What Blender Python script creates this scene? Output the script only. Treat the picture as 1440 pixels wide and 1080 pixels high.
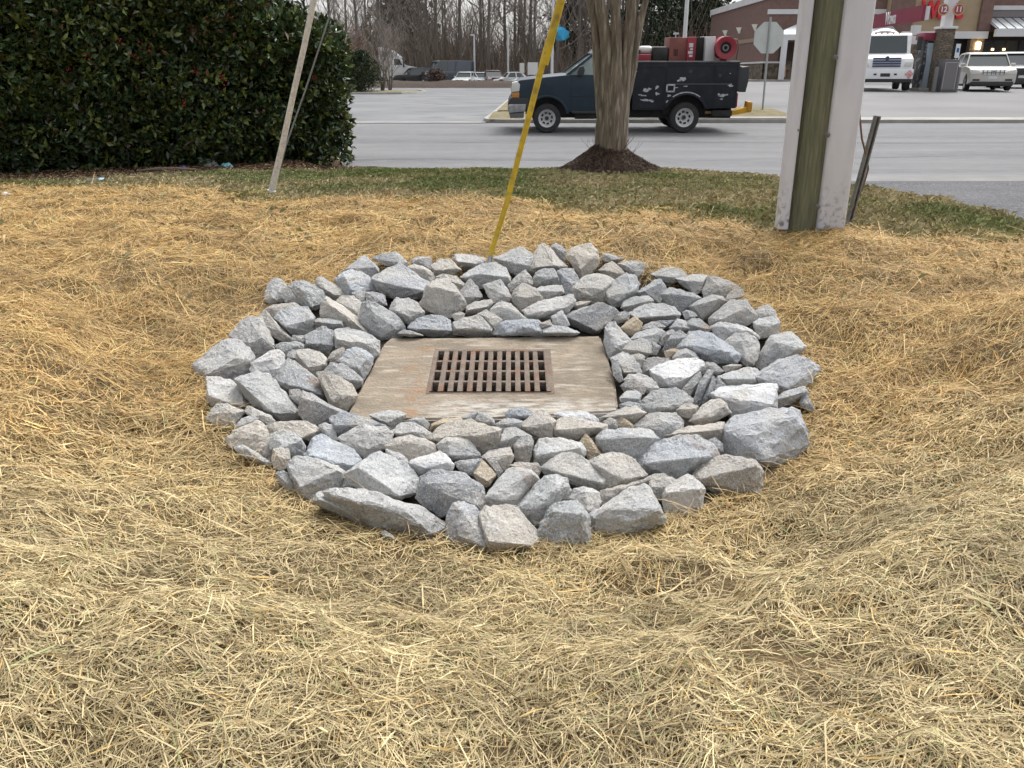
import bpy, bmesh, math, random
import numpy as np
from mathutils import Vector, Matrix, noise
random.seed(7); RNG = np.random.default_rng(11)
S = bpy.context.scene; COL = S.collection
for o in list(bpy.data.objects): bpy.data.objects.remove(o)

# ---------------------------------------------------------------- camera, sky, sun, exposure
FPX, PITCH, CAMZ = 1170.0, math.radians(20.44), 1.5
cam = bpy.data.objects.new('camera', bpy.data.cameras.new('camera')); COL.objects.link(cam)
cam.location = (0, 0, CAMZ); cam.rotation_euler = (math.pi/2 - PITCH, 0, 0)
cam.data.sensor_width = 36; cam.data.lens = FPX/1440*36; cam.data.clip_start = .05; cam.data.clip_end = 3000
S.camera = cam
SUN_EL, SUN_AZ = math.radians(58), math.radians(35)      # azimuth clockwise from +Y: behind the scene, to the right
W = bpy.data.worlds.new('World'); S.world = W; W.use_nodes = True
wn, wl = W.node_tree.nodes, W.node_tree.links
sky = wn.new('ShaderNodeTexSky'); sky.sky_type = 'NISHITA'; sky.sun_disc = False
sky.sun_elevation = SUN_EL; sky.sun_rotation = SUN_AZ; sky.dust_density = 5; sky.air_density = 1.0
hs = wn.new('ShaderNodeHueSaturation'); hs.inputs['Saturation'].default_value = .16      # overcast: nearly white sky
wl.new(sky.outputs[0], hs.inputs['Color'])
bg = wn['Background']; bg.inputs['Strength'].default_value = .15
wl.new(hs.outputs[0], bg.inputs['Color'])
sd = bpy.data.lights.new('sun', 'SUN'); sun = bpy.data.objects.new('sun', sd); COL.objects.link(sun)
sd.energy = .8; sd.angle = math.radians(22); sd.color = (1, .985, .96)
sdir = Vector((math.cos(SUN_EL)*math.sin(SUN_AZ), math.cos(SUN_EL)*math.cos(SUN_AZ), math.sin(SUN_EL)))
sun.rotation_euler = sdir.to_track_quat('Z', 'Y').to_euler(); sun.location = (0, 0, 60)
S.view_settings.view_transform = 'Standard'; S.view_settings.look = 'None'; S.view_settings.gamma = 1
S.view_settings.exposure = .95
S.cycles.use_denoising = True; S.cycles.max_bounces = 6; S.cycles.use_adaptive_sampling = True; S.cycles.adaptive_threshold = .015

# ---------------------------------------------------------------- measuring helpers (a pixel of the 1440 x 1080 photo -> a ray)
CP, SP = math.cos(PITCH), math.sin(PITCH)
def ray(px, py):
    u, v = (px-720)/FPX, (540-py)/FPX
    return Vector((u, CP+v*SP, -SP+v*CP))
def P(px, py, Y):                       # point on the ray at world distance Y
    r = ray(px, py); return Vector((0, 0, CAMZ)) + r*(Y/r.y)
def Gz(px, py, fn, it=30):              # ray meets the surface z = fn(x, y)
    r = ray(px, py); z = 0.0
    for _ in range(it):
        t = (CAMZ-z)/max(-r.z, .004); p = Vector((0, 0, CAMZ))+r*t; z = .5*z+.5*float(fn(p.x, p.y))
    return p
def mpp(Y): return Y*CP/FPX             # metres per photo pixel at distance Y

# ---------------------------------------------------------------- numpy noise
def _h(ix, iy, s):
    n = (ix.astype(np.int64)*374761393 + iy.astype(np.int64)*668265263 + s*1442695041) & 0xffffffff
    n = ((n ^ (n >> 13))*1274126177) & 0xffffffff
    return ((n ^ (n >> 16)) & 0xffffff)/float(0xffffff)
def vn(x, y, s=0):
    x = np.asarray(x, float); y = np.asarray(y, float)
    ix, iy = np.floor(x), np.floor(y); fx, fy = x-ix, y-iy
    fx = fx*fx*(3-2*fx); fy = fy*fy*(3-2*fy)
    a, b, c, d = _h(ix, iy, s), _h(ix+1, iy, s), _h(ix, iy+1, s), _h(ix+1, iy+1, s)
    return a*(1-fx)*(1-fy)+b*fx*(1-fy)+c*(1-fx)*fy+d*fx*fy
def fbm(x, y, s=0, o=3):
    r = 0; a = .5
    for k in range(o): r = r + a*vn(np.asarray(x)*2**k, np.asarray(y)*2**k, s+k*7); a *= .5
    return r/(1-.5**o)
def ss(a, b, x):
    t = np.clip((np.asarray(x, float)-a)/(b-a), 0, 1); return t*t*(3-2*t)

# ---------------------------------------------------------------- materials
MATS = {}
def mat(name, c, c2=None, rough=.8, scale=8, bump=0, bscale=None, metal=0, spec=.5, attr=None, emit=0, stretch=None, contrast=(.35, .65), detail=6, c3=None, s3=40, alpha=None, trans=0, coat=0):
    if name in MATS: return MATS[name]
    m = bpy.data.materials.new(name); m.use_nodes = True; MATS[name] = m
    nt = m.node_tree; n, l = nt.nodes, nt.links; b = n['Principled BSDF']
    b.inputs['Roughness'].default_value = rough; b.inputs['Metallic'].default_value = metal
    b.inputs['Specular IOR Level'].default_value = spec; b.inputs['Base Color'].default_value = (*c, 1)
    if trans: b.inputs['Transmission Weight'].default_value = trans
    if coat: b.inputs['Coat Weight'].default_value = coat; b.inputs['Coat Roughness'].default_value = .06
    tc = n.new('ShaderNodeTexCoord'); mp = n.new('ShaderNodeMapping'); l.new(tc.outputs['Object'], mp.inputs[0])
    if stretch: mp.inputs['Scale'].default_value = stretch
    cur = None
    if attr:
        a = n.new('ShaderNodeAttribute'); a.attribute_name = attr; cur = a.outputs['Color']
    if c2 is not None:
        t = n.new('ShaderNodeTexNoise'); t.inputs['Scale'].default_value = scale; t.inputs['Detail'].default_value = detail; l.new(mp.outputs[0], t.inputs[0])
        r = n.new('ShaderNodeMapRange'); r.inputs[1].default_value, r.inputs[2].default_value = contrast; l.new(t.outputs[0], r.inputs[0])
        x = n.new('ShaderNodeMix'); x.data_type = 'RGBA'; l.new(r.outputs[0], x.inputs[0])
        x.inputs[6].default_value = (*c, 1); x.inputs[7].default_value = (*c2, 1); cur = x.outputs[2]
    if c3 is not None:
        t = n.new('ShaderNodeTexNoise'); t.inputs['Scale'].default_value = s3; t.inputs['Detail'].default_value = 4; l.new(mp.outputs[0], t.inputs[0])
        r = n.new('ShaderNodeMapRange'); r.inputs[1].default_value, r.inputs[2].default_value = .52, .72; l.new(t.outputs[0], r.inputs[0])
        x = n.new('ShaderNodeMix'); x.data_type = 'RGBA'; l.new(r.outputs[0], x.inputs[0])
        if cur is not None: l.new(cur, x.inputs[6])
        else: x.inputs[6].default_value = (*c, 1)
        x.inputs[7].default_value = (*c3, 1); cur = x.outputs[2]
    if cur is not None: l.new(cur, b.inputs['Base Color'])
    if bump:
        t = n.new('ShaderNodeTexNoise'); t.inputs['Scale'].default_value = bscale or scale*4; t.inputs['Detail'].default_value = 8; l.new(mp.outputs[0], t.inputs[0])
        u = n.new('ShaderNodeBump'); u.inputs['Strength'].default_value = min(1, bump); u.inputs['Distance'].default_value = .02*bump
        l.new(t.outputs[0], u.inputs['Height']); l.new(u.outputs[0], b.inputs['Normal'])
    if emit: b.inputs['Emission Color'].default_value = (*c, 1); b.inputs['Emission Strength'].default_value = emit
    return m

# ---------------------------------------------------------------- object helpers
WL = {}                                  # world origin of a root, to place parts given in world coordinates
def tag(o, label=None, cat=None, group=None, kind=None):
    if label: o['label'] = label
    if cat: o['category'] = cat
    if group: o['group'] = group
    if kind: o['kind'] = kind
    return o
def empty(name, loc, label, cat, group=None, rz=0, rx=0):
    o = bpy.data.objects.new(name, None); COL.objects.link(o); o.location = loc; o.rotation_euler = (rx, 0, rz); o.empty_display_size = .1
    WL[o.name] = Vector(loc); return tag(o, label, cat, group)
class MB:
    def __init__(s): s.v = []; s.f = []
    def add(s, vs, fs):
        k = len(s.v); s.v += [tuple(q) for q in vs]; s.f += [tuple(i+k for i in q) for q in fs]; return s
    def box(s, a, b):
        (x0, y0, z0), (x1, y1, z1) = a, b
        return s.add([(x0, y0, z0), (x1, y0, z0), (x1, y1, z0), (x0, y1, z0), (x0, y0, z1), (x1, y0, z1), (x1, y1, z1), (x0, y1, z1)],
                     [(3, 2, 1, 0), (4, 5, 6, 7), (0, 1, 5, 4), (1, 2, 6, 5), (2, 3, 7, 6), (3, 0, 4, 7)])
    def loft(s, A, B):                   # two equal loops -> closed solid
        n = len(A); return s.add(list(A)+list(B), [tuple(range(n-1, -1, -1)), tuple(range(n, 2*n))]+[(i, (i+1) % n, (i+1) % n+n, i+n) for i in range(n)])
    def prism(s, poly, a, b, axis='y'):  # poly in the two other axes
        f = {'y': lambda p, t: (p[0], t, p[1]), 'x': lambda p, t: (t, p[0], p[1]), 'z': lambda p, t: (p[0], p[1], t)}[axis]
        return s.loft([f(p, a) for p in poly], [f(p, b) for p in poly])
    def cyl(s, p0, p1, r0, r1=None, n=12):
        r1 = r0 if r1 is None else r1; p0, p1 = Vector(p0), Vector(p1); d = (p1-p0).normalized()
        u = d.orthogonal().normalized(); w = d.cross(u)
        c = [(math.cos(2*math.pi*i/n), math.sin(2*math.pi*i/n)) for i in range(n)]
        return s.loft([p0+(u*a+w*b)*r0 for a, b in c], [p1+(u*a+w*b)*r1 for a, b in c])
    def tube(s, path, radii, n=8, jit=0, caps=True):
        path = [Vector(p) for p in path]; m = len(path); rings = []; u = None
        if not hasattr(radii, '__len__'): radii = [radii]*m
        for i, p in enumerate(path):
            d = (path[min(i+1, m-1)]-path[max(i-1, 0)]).normalized()
            u = (d.orthogonal() if u is None else (u-d*u.dot(d))).normalized(); w = d.cross(u)
            rings.append([p+(u*math.cos(2*math.pi*k/n)+w*math.sin(2*math.pi*k/n))*radii[i]*(1+jit*(random.random()-.5)) for k in range(n)])
        fs = [(i*n+k, i*n+(k+1) % n, (i+1)*n+(k+1) % n, (i+1)*n+k) for i in range(m-1) for k in range(n)]
        if caps: fs += [tuple(range(n-1, -1, -1)), tuple(range((m-1)*n, m*n))]
        return s.add([q for r in rings for q in r], fs)
    def lathe(s, prof, c, axis, n=20):   # prof: (radius, along); ring solid around an axis through c
        ax = Vector(axis).normalized(); u = ax.orthogonal().normalized(); w = ax.cross(u); c = Vector(c); m = len(prof)
        vs = [c+ax*t+(u*math.cos(2*math.pi*k/n)+w*math.sin(2*math.pi*k/n))*r for r, t in prof for k in range(n)]
        return s.add(vs, [(i*n+k, i*n+(k+1) % n, ((i+1) % m)*n+(k+1) % n, ((i+1) % m)*n+k) for i in range(m) for k in range(n)])
    def poly(s, pts): return s.add(pts, [tuple(range(len(pts)))])
    def build(s, name, m, parent=None, bevel=0, smooth=False, world=False, seg=2, label=None):
        vs = s.v
        if world and parent is not None:
            p, off = parent, Vector((0, 0, 0))
            while p is not None: off += p.location; p = p.parent
            vs = [tuple(Vector(q)-off) for q in vs]
        me = bpy.data.meshes.new(name); me.from_pydata(vs, [], s.f); me.update()
        if bevel or True:
            bm = bmesh.new(); bm.from_mesh(me); bmesh.ops.recalc_face_normals(bm, faces=bm.faces)
            if bevel:
                ed = [e for e in bm.edges if len(e.link_faces) == 2 and e.calc_face_angle(0) > .5]
                bmesh.ops.bevel(bm, geom=ed, offset=bevel, segments=seg, affect='EDGES', clamp_overlap=True, profile=.6)
            bm.to_mesh(me); bm.free()
        if smooth or bevel:
            me.shade_smooth(); me.set_sharp_from_angle(angle=math.radians(38))
        return link(name, me, m, parent, label)
def link(name, me, m, parent=None, label=None):
    o = bpy.data.objects.new(name, me); COL.objects.link(o); o.parent = parent
    if m is not None:
        me.materials.clear(); me.materials.append(m)
    if label: o['label'] = label
    return o
def npmesh(name, V, F, cols=None, smooth=False):   # V (n,3); F (m,k) equal-sized faces; cols (n,3)
    me = bpy.data.meshes.new(name); k = F.shape[1]
    me.vertices.add(len(V)); me.vertices.foreach_set('co', V.astype(np.float32).ravel())
    me.loops.add(F.size); me.loops.foreach_set('vertex_index', F.astype(np.int32).ravel())
    me.polygons.add(len(F)); me.polygons.foreach_set('loop_start', np.arange(0, F.size, k, dtype=np.int32))
    me.update(calc_edges=True)
    if cols is not None:
        a = me.color_attributes.new('col', 'FLOAT_COLOR', 'POINT'); c = np.ones((len(V), 4), np.float32); c[:, :3] = cols; a.data.foreach_set('color', c.ravel())
    if smooth: me.shade_smooth()
    return me
def copy_tree(o, parent=None):
    c = o.copy(); COL.objects.link(c); c.parent = parent
    for ch in list(o.children): copy_tree(ch, c)
    return c
def text_mesh(body, size, depth, bold=0):
    cu = bpy.data.curves.new('lettering', 'FONT'); cu.body = body; cu.size = size; cu.extrude = depth; cu.offset = bold; cu.align_x = 'CENTER'; cu.align_y = 'CENTER'
    t = bpy.data.objects.new('lettering_tmp', cu); COL.objects.link(t); dg = bpy.context.evaluated_depsgraph_get()
    me = bpy.data.meshes.new_from_object(t.evaluated_get(dg)); bpy.data.objects.remove(t); bpy.data.curves.remove(cu); return me

# ---------------------------------------------------------------- terrain
EX, EY, EC = 1.87, 1.93, 4.9                     # half axes and centre of the stone ring
def Rz(y): return -.35+.127*(np.asarray(y, float)-2.98)
def zroad(y): return .05+.03*(np.asarray(y, float)-19)
_LOT = ([24, 26, 200], [.24, .24, .30])
_STA = ([24, 26, 40, 77, 200], [.24, .30, .77, .90, .95])
def zfar(x, y):
    t = ss(1, 7, np.asarray(x, float)-(np.asarray(y, float)-25)*.02)
    return np.interp(y, *_LOT)*(1-t)+np.interp(y, *_STA)*t
def Nz(x, y):
    y = np.asarray(y, float); x = np.asarray(x, float)
    near = np.interp(y, [-5, 1.5, 3, 7, 9, 13, 15], [0, 0, .04, .16, .17, .08, -.06])
    left = ss(-3.0, -3.7, x); near = near*(1-left)+np.interp(y, [-5, 1.5, 3, 7, 9, 13, 17], [0, 0, .04, .16, .17, .11, .08])*left
    fg = 1-ss(2.2, 3.6, y)
    near = near+fg*(.10*ss(.5, 1.8, np.abs(x-.02))-.13*np.exp(-((x+.03-.10*(y-2))/.42)**2))+.11*ss(1.7, 3.6, np.abs(x))*(1-ss(5.5, 8.5, y))*ss(.5, 2.5, y)
    z = np.where(y < np.where(x < -3.2, 16.6, 15), near, np.where(y < 24, zroad(y), zfar(x, y)))
    return z
# the side driveway on the right: its left edge as (y, x)
_dw = [Gz(px, py, lambda x, y: float(Nz(x, y))+.03) for px, py in ((1700, 380), (1560, 332), (1440, 302), (1350, 281), (1250, 264), (1160, 253), (1080, 246), (980, 239), (930, 236))]
DWY = np.array([p.y for p in _dw]); DWX = np.array([p.x for p in _dw])
def drive_edge(y): return np.interp(y, DWY, DWX)
def in_drive(x, y):
    return ss(-.06, .06, np.asarray(x)-drive_edge(y))*(np.asarray(y) > DWY[0])*(np.asarray(y) < 16)
def re(x, y): return np.hypot(np.asarray(x)/EX, (np.asarray(y)-EC)/EY)
MOUND = Vector((.0, 13.3, 0)); MOUND.x = P(856, 230, 13.3).x
def Tz(x, y, detail=True):
    x = np.asarray(x, float); y = np.asarray(y, float)
    q = re(x, y); m = ss(.93, 1.72, q)
    z = (Rz(y)-.08*(1-ss(.82, .94, q)))*(1-m)+Nz(x, y)*m
    if detail:
        g = ss(.95, 1.15, q)*(y < 15)
        z = z+g*((fbm(x*2.1, y*2.1, 3)-.5)*.15+(fbm(x*6.5, y*6.5, 9)-.5)*.085)*(1-.6*ss(9, 12, y))
    r = np.hypot((x-MOUND.x)/.95, (y-MOUND.y)/.8)
    z = z+.52*np.clip(1-r, 0, 1)**1.3*(1+.25*(vn(x*9, y*9, 4)-.5))
    z = z-.22*in_drive(x, y)
    return z
# ================================================================ SETTING
# straw stops here (towards the road), as (x, y) on the ground
_sb = [Gz(px, py, lambda x, y: .14) for px, py in ((-250, 262), (0, 262), (120, 266), (250, 272), (380, 280), (560, 283), (700, 286), (820, 300), (960, 318), (1090, 330), (1200, 338), (1300, 346), (1440, 352), (1650, 362))]
SBX = np.array([p.x for p in _sb]); SBY = np.array([p.y for p in _sb])
def straw_mask(x, y): return ss(1.9, 2.7, hedge_dist(x, y)+.5*(fbm(x*2, y*2, 23)-.5))*(1-ss(-.35, .5, y-np.interp(x, SBX, SBY)+(fbm(x*1.3, y*1.3, 21)-.5)*1.4))
GREENY = lambda x, y: np.clip((fbm(x*.9+3, y*1.3, 31, 4)-.40)*2.6, 0, .85)
SLABZ = lambda x, y: -.108+.10*(y-5.0)
HC = Gz(691, 521, SLABZ)                                        # centre of the grate
def build_ground():
    xs = np.unique(np.concatenate([np.linspace(-900, -60, 12), np.linspace(-60, -9, 40), np.linspace(-9, 9, 231), np.linspace(9, 60, 60), np.linspace(60, 900, 12)]))
    ys = np.unique(np.concatenate([np.linspace(-60, -2, 8), np.linspace(-2, 16, 231), np.linspace(16, 45, 60), np.linspace(45, 1500, 30)]))
    X, Y = np.meshgrid(xs, ys); Z = Tz(X, Y)
    Z = np.where((Y > 14.9) & ~((X < -3.25) & (Y < 16.6)), Nz(X, Y)-.12, Z)
    hole = (np.abs(X-HC.x) < .40)*(np.abs(Y-HC.y) < .40); Z = np.where(hole, Z-.95, Z)
    V = np.stack([X.ravel(), Y.ravel(), Z.ravel()], 1)
    ny, nx = X.shape; i = (np.arange(ny-1)[:, None]*nx+np.arange(nx-1)[None]).ravel()
    F = np.stack([i, i+1, i+1+nx, i+nx], 1)
    st = straw_mask(X, Y).ravel()[:, None]; gr = GREENY(X, Y).ravel()[:, None]; n = fbm(X*5, Y*5, 41).ravel()[:, None]
    straw_c = np.array([.13, .092, .048])*(.6+.8*n); grass_c = (np.array([.16, .135, .07])*(1-gr)+np.array([.06, .085, .025])*gr)*(.7+.6*n)
    c = straw_c*st+grass_c*(1-st)
    inner = (1-ss(.9, 1.0, re(X, Y))).ravel()[:, None]; c = c*(1-inner)+np.array([.05, .043, .034])*inner  # dark soil, with the deep shade between the stones put into its colour
    r = np.hypot((X-MOUND.x)/1.05, (Y-MOUND.y)/.9).ravel()[:, None]; k = 1-ss(.75, 1.05, r+.3*(n-.5)); c = c*(1-k)+np.array([.045, .026, .018])*(.6+.8*n)*k
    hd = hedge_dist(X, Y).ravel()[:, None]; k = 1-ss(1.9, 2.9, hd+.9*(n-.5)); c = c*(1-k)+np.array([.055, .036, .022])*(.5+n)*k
    far = ((Y > 16).ravel())[:, None]; c = np.where(far, np.array([.17, .14, .075])*(.8+.4*n), c)
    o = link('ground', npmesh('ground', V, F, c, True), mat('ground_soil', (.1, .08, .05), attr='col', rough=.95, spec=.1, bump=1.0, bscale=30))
    tag(o, kind='structure')
HA, HB = Vector((-8.8, 12.55, 0)), Vector((-3.42, 15.75, 0))      # hedge centre line
def hedge_dist(X, Y):
    d = HB-HA; t = np.clip(((X-HA.x)*d.x+(Y-HA.y)*d.y)/(d.x**2+d.y**2), -.5, 1); return np.hypot(X-HA.x-t*d.x, Y-HA.y-t*d.y)
def sheet(name, x0f, x1f, ys, zf, m, nx=24, kind='structure', parent=None):
    vs, fs = [], []
    for y in ys:
        a, b = x0f(y), x1f(y)
        for i in range(nx+1):
            x = a+(b-a)*i/nx; vs.append((x, y, float(zf(x, y))))
    w = nx+1
    for j in range(len(ys)-1):
        for i in range(nx): fs.append((j*w+i, j*w+i+1, (j+1)*w+i+1, (j+1)*w+i))
    q = MB(); q.add(vs, fs); o = q.build(name, m, parent, smooth=True)
    if parent is None: tag(o, kind=kind)
    return o
lin = lambda a, b, n: [a+(b-a)*i/n for i in range(n+1)]
build_ground()
M_asph = mat('asphalt_light', (.125, .126, .13), (.17, .17, .173), rough=.9, scale=1.2, stretch=(.12, 1, 1), bump=.8, bscale=60, c3=(.20, .20, .202), s3=22, spec=.3)
M_asph2 = mat('asphalt_lot', (.14, .144, .147), (.185, .188, .19), rough=.9, scale=.25, bump=.3, bscale=60, c3=(.115, .116, .12), s3=.8, spec=.3)
M_asphd = mat('asphalt_dark', (.055, .055, .062), (.085, .085, .092), rough=.85, scale=1.2, bump=1, bscale=70, c3=(.21, .21, .215), s3=34, spec=.4)
M_conc = mat('concrete_kerb', (.34, .325, .295), (.25, .24, .22), rough=.9, scale=2.2, bump=.4, bscale=40)
M_conc2 = mat('concrete_gutter', (.19, .188, .182), (.145, .143, .138), rough=.9, scale=1.6, bump=.4, bscale=40)
M_drygrass = mat('dry_turf', (.20, .16, .085), (.14, .12, .06), rough=1, scale=2.5, bump=1, bscale=25, c3=(.09, .10, .04), s3=3)
road_near = lambda x: 14.75-.12*max(0, -2-x)*0
sheet('main_road', lambda y: -3.1 if y < 16.5 else -120, lambda y: 120, lin(13.75, 16.49, 4)+lin(16.51, 24.3, 9), lambda x, y: zroad(y)+.004 if y > 14.9 else zroad(14.9)+.004+(14.9-y)*.03, M_asph, 60)
sheet('concrete_gutter', lambda y: drive_edge(13.0)+.1, lambda y: 60, lin(13.0, 13.75, 3), lambda x, y: zroad(14.9)+.046-(13.75-y)*.02, M_conc2, 40)
sheet('side_driveway', lambda y: float(drive_edge(y)), lambda y: 26, lin(float(DWY[0]), 13.0, 30), lambda x, y: float(Nz(x, y))-.035 if y < 12.2 else float(Nz(x, 12.2))-.035+(y-12.2)/.8*((zroad(14.9)+.031)-(float(Nz(x, 12.2))-.035)), M_asphd, 30)
# far side of the road: parking lot on the left, station forecourt on the right, kerbed island between
LOTX = -.75                                                      # right edge of the lot entrance
sheet('parking_lot', lambda y: -110, lambda y: LOTX+.03*(y-24), lin(24.3, 92, 20), lambda x, y: float(np.interp(y, [24.3, 24.9, 26, 200], [float(zroad(24.3))+.004, .235, .24, .30]))+.012, M_asph2, 40)
ISX = P(1105, 160, 26).x
M_fore = mat('forecourt_asphalt', (.15, .147, .148), (.195, .192, .192), rough=.9, scale=.2, bump=.3, bscale=50, spec=.3)
sheet('station_forecourt', lambda y: (ISX if y < 29.6 else LOTX+.6+.03*(y-24)), lambda y: 130, [25.6]+lin(26, 29.59, 4)+lin(29.61, 120, 30), lambda x, y: float(zfar(x, y))+.012, M_fore, 60)
def kerb(name, pts, w, h, m=None):
    q = MB(); L = []
    for i, p in enumerate(pts):
        p = Vector(p); d = (Vector(pts[min(i+1, len(pts)-1)])-Vector(pts[max(i-1, 0)])); d.z = 0; d.normalize(); nrm = Vector((-d.y, d.x, 0))*w/2
        L.append([p-nrm-Vector((0, 0, .15)), p-nrm*.85+Vector((0, 0, h)), p+nrm*.85+Vector((0, 0, h)), p+nrm-Vector((0, 0, .15))])
    n = len(L); q.add([v for r in L for v in r], [(i*4+k, i*4+k+1, i*4+5+k, i*4+4+k) for i in range(n-1) for k in range(3)]+[(3, 2, 1, 0), (n*4-4, n*4-3, n*4-2, n*4-1)])
    return tag(q.build(name, m or M_conc, bevel=.015), kind='structure')
g = lambda x, y: (x, y, float(zfar(x, y)))
corner = [(LOTX+.75-.75*math.cos(a), 25.2-.75*math.sin(a)) for a in [i*math.pi/2/6 for i in range(7)]]
kerb('kerb_island', [g(LOTX+.03*(y-24), y) for y in (90, 70, 50, 40, 32, 28)]+[g(x, y) for x, y in corner]+[g(x, 24.45) for x in lin(LOTX+1.3, ISX-.6, 6)]+[g(ISX-.2, 24.6), g(ISX+.0, 25.0), g(ISX+.05, 27), g(ISX-.1, 29.2), g(ISX-1.2, 29.6)]+[g(x, 29.62) for x in lin(ISX-2, LOTX+.7, 5)], .16, .07)
kerb('kerb_station', [g(x, 24.45) for x in lin(ISX+1.1, 120, 40)], .16, .05)
sheet('grass_island', lambda y: LOTX+.07+.03*(y-24), lambda y: ISX-.05, lin(24.55, 29.55, 8), lambda x, y: float(zfar(x, y))+.06+.09*math.sin(math.pi*(y-24.55)/5), M_drygrass, 30)
sheet('grass_bed', lambda y: LOTX+.07+.03*(y-24), lambda y: LOTX+.52+.03*(y-24), lin(29.7, 90, 20), lambda x, y: float(zfar(x, y))+.1, M_drygrass, 3)
sheet('pavement', lambda y: ISX+1.0, lambda y: 120, lin(24.53, 25.6, 3), lambda x, y: float(np.interp(y, [24.5, 24.6, 25.6], [.27, .28, float(zfar(x, 25.6))+.02])), M_conc, 60)
sheet('island_pavement', lambda y: LOTX+.9, lambda y: ISX-.2, lin(24.54, 25.5, 2), lambda x, y: float(zfar(x, y))+.085, M_conc, 30)
# concrete apron across the lot entrance
sheet('entrance_apron', lambda y: -60, lambda y: LOTX-.1, lin(24.2, 24.75, 2), lambda x, y: float(np.interp(y, [24.2, 24.75, 24.9], [float(zroad(24.2))+.012, .25, .25]))+.004, mat('apron_concrete', (.22, .217, .21), (.16, .16, .157), rough=.9, scale=1.2, bump=.3, bscale=40), 40)
def crack(pts, w, parent):
    p = bpy.data.objects[parent]; L = []; n = len(pts)
    fine = [(pts[i][0]+(pts[i+1][0]-pts[i][0])*k/6, pts[i][1]+(pts[i+1][1]-pts[i][1])*k/6) for i in range(n-1) for k in range(6)]
    me = p.data
    for i, (x, y) in enumerate(fine):
        x += random.uniform(-.12, .12); y += random.uniform(-.05, .05); ww = w*random.uniform(.4, 1.2); z = (float(zroad(y)) if y < 24 else float(np.interp(y, [24.3, 24.9, 26, 200], [.213, .235, .24, .30])))+.020
        L += [(x-ww*.6, y-ww, z), (x+ww*.6, y+ww, z)]
    MB().add(L, [(2*i, 2*i+1, 2*i+3, 2*i+2) for i in range(len(fine)-1)]).build('crack', mat('sealed_crack', (.07, .07, .073), rough=.85), p)
crack([(-6, 15.5), (-2, 16.4), (3, 16.1), (9, 16.9), (16, 16.6)], .018, 'main_road'); crack([(-4, 19.2), (2, 19.5), (8, 19.1), (20, 19.6)], .022, 'main_road')
crack([(-9, 30), (-6, 31.5), (-4, 34), (-1.2, 35)], .05, 'parking_lot'); crack([(-10, 38), (-6, 37), (-3, 39), (-.8, 44)], .06, 'parking_lot'); crack([(-16, 52), (-9, 50), (-3, 53), (.0, 51)], .08, 'parking_lot')
# mulched planting bed at the far end of the lot
M_mulch = mat('mulch', (.068, .046, .034), (.032, .022, .017), rough=1, scale=9, bump=1.2, bscale=26)
bedA, bedB = P(486, 120, 84).x, P(742, 120, 84).x
sheet('mulch_bed', lambda y: bedA, lambda y: bedB, lin(82.5, 88, 8), lambda x, y: float(np.interp(y, _LOT[0], _LOT[1]))+.02+.62*math.sin(math.pi*min(1, max(0, (y-82.5)/5.5)))*(1+.3*(float(vn(x*.8, y, 3))-.5)), M_mulch, 60)
sx0, sx1 = P(455, 130, 58).x, P(585, 130, 58).x
sheet('verge_island', lambda y: sx0-5, lambda y: sx1-1.2*((y-62)/5)**2, lin(57, 66, 8), lambda x, y: .27+.16*math.sin(math.pi*(y-57)/9), M_drygrass, 20)
kerb('kerb_verge', [(sx0-5, 56.9, .25)]+[(x, 56.9, .25) for x in lin(sx0, sx1-2, 5)]+[(sx1-1.2*((y-62)/5)**2+.1, y, .26) for y in lin(57.4, 66, 8)], .2, .14)
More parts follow.
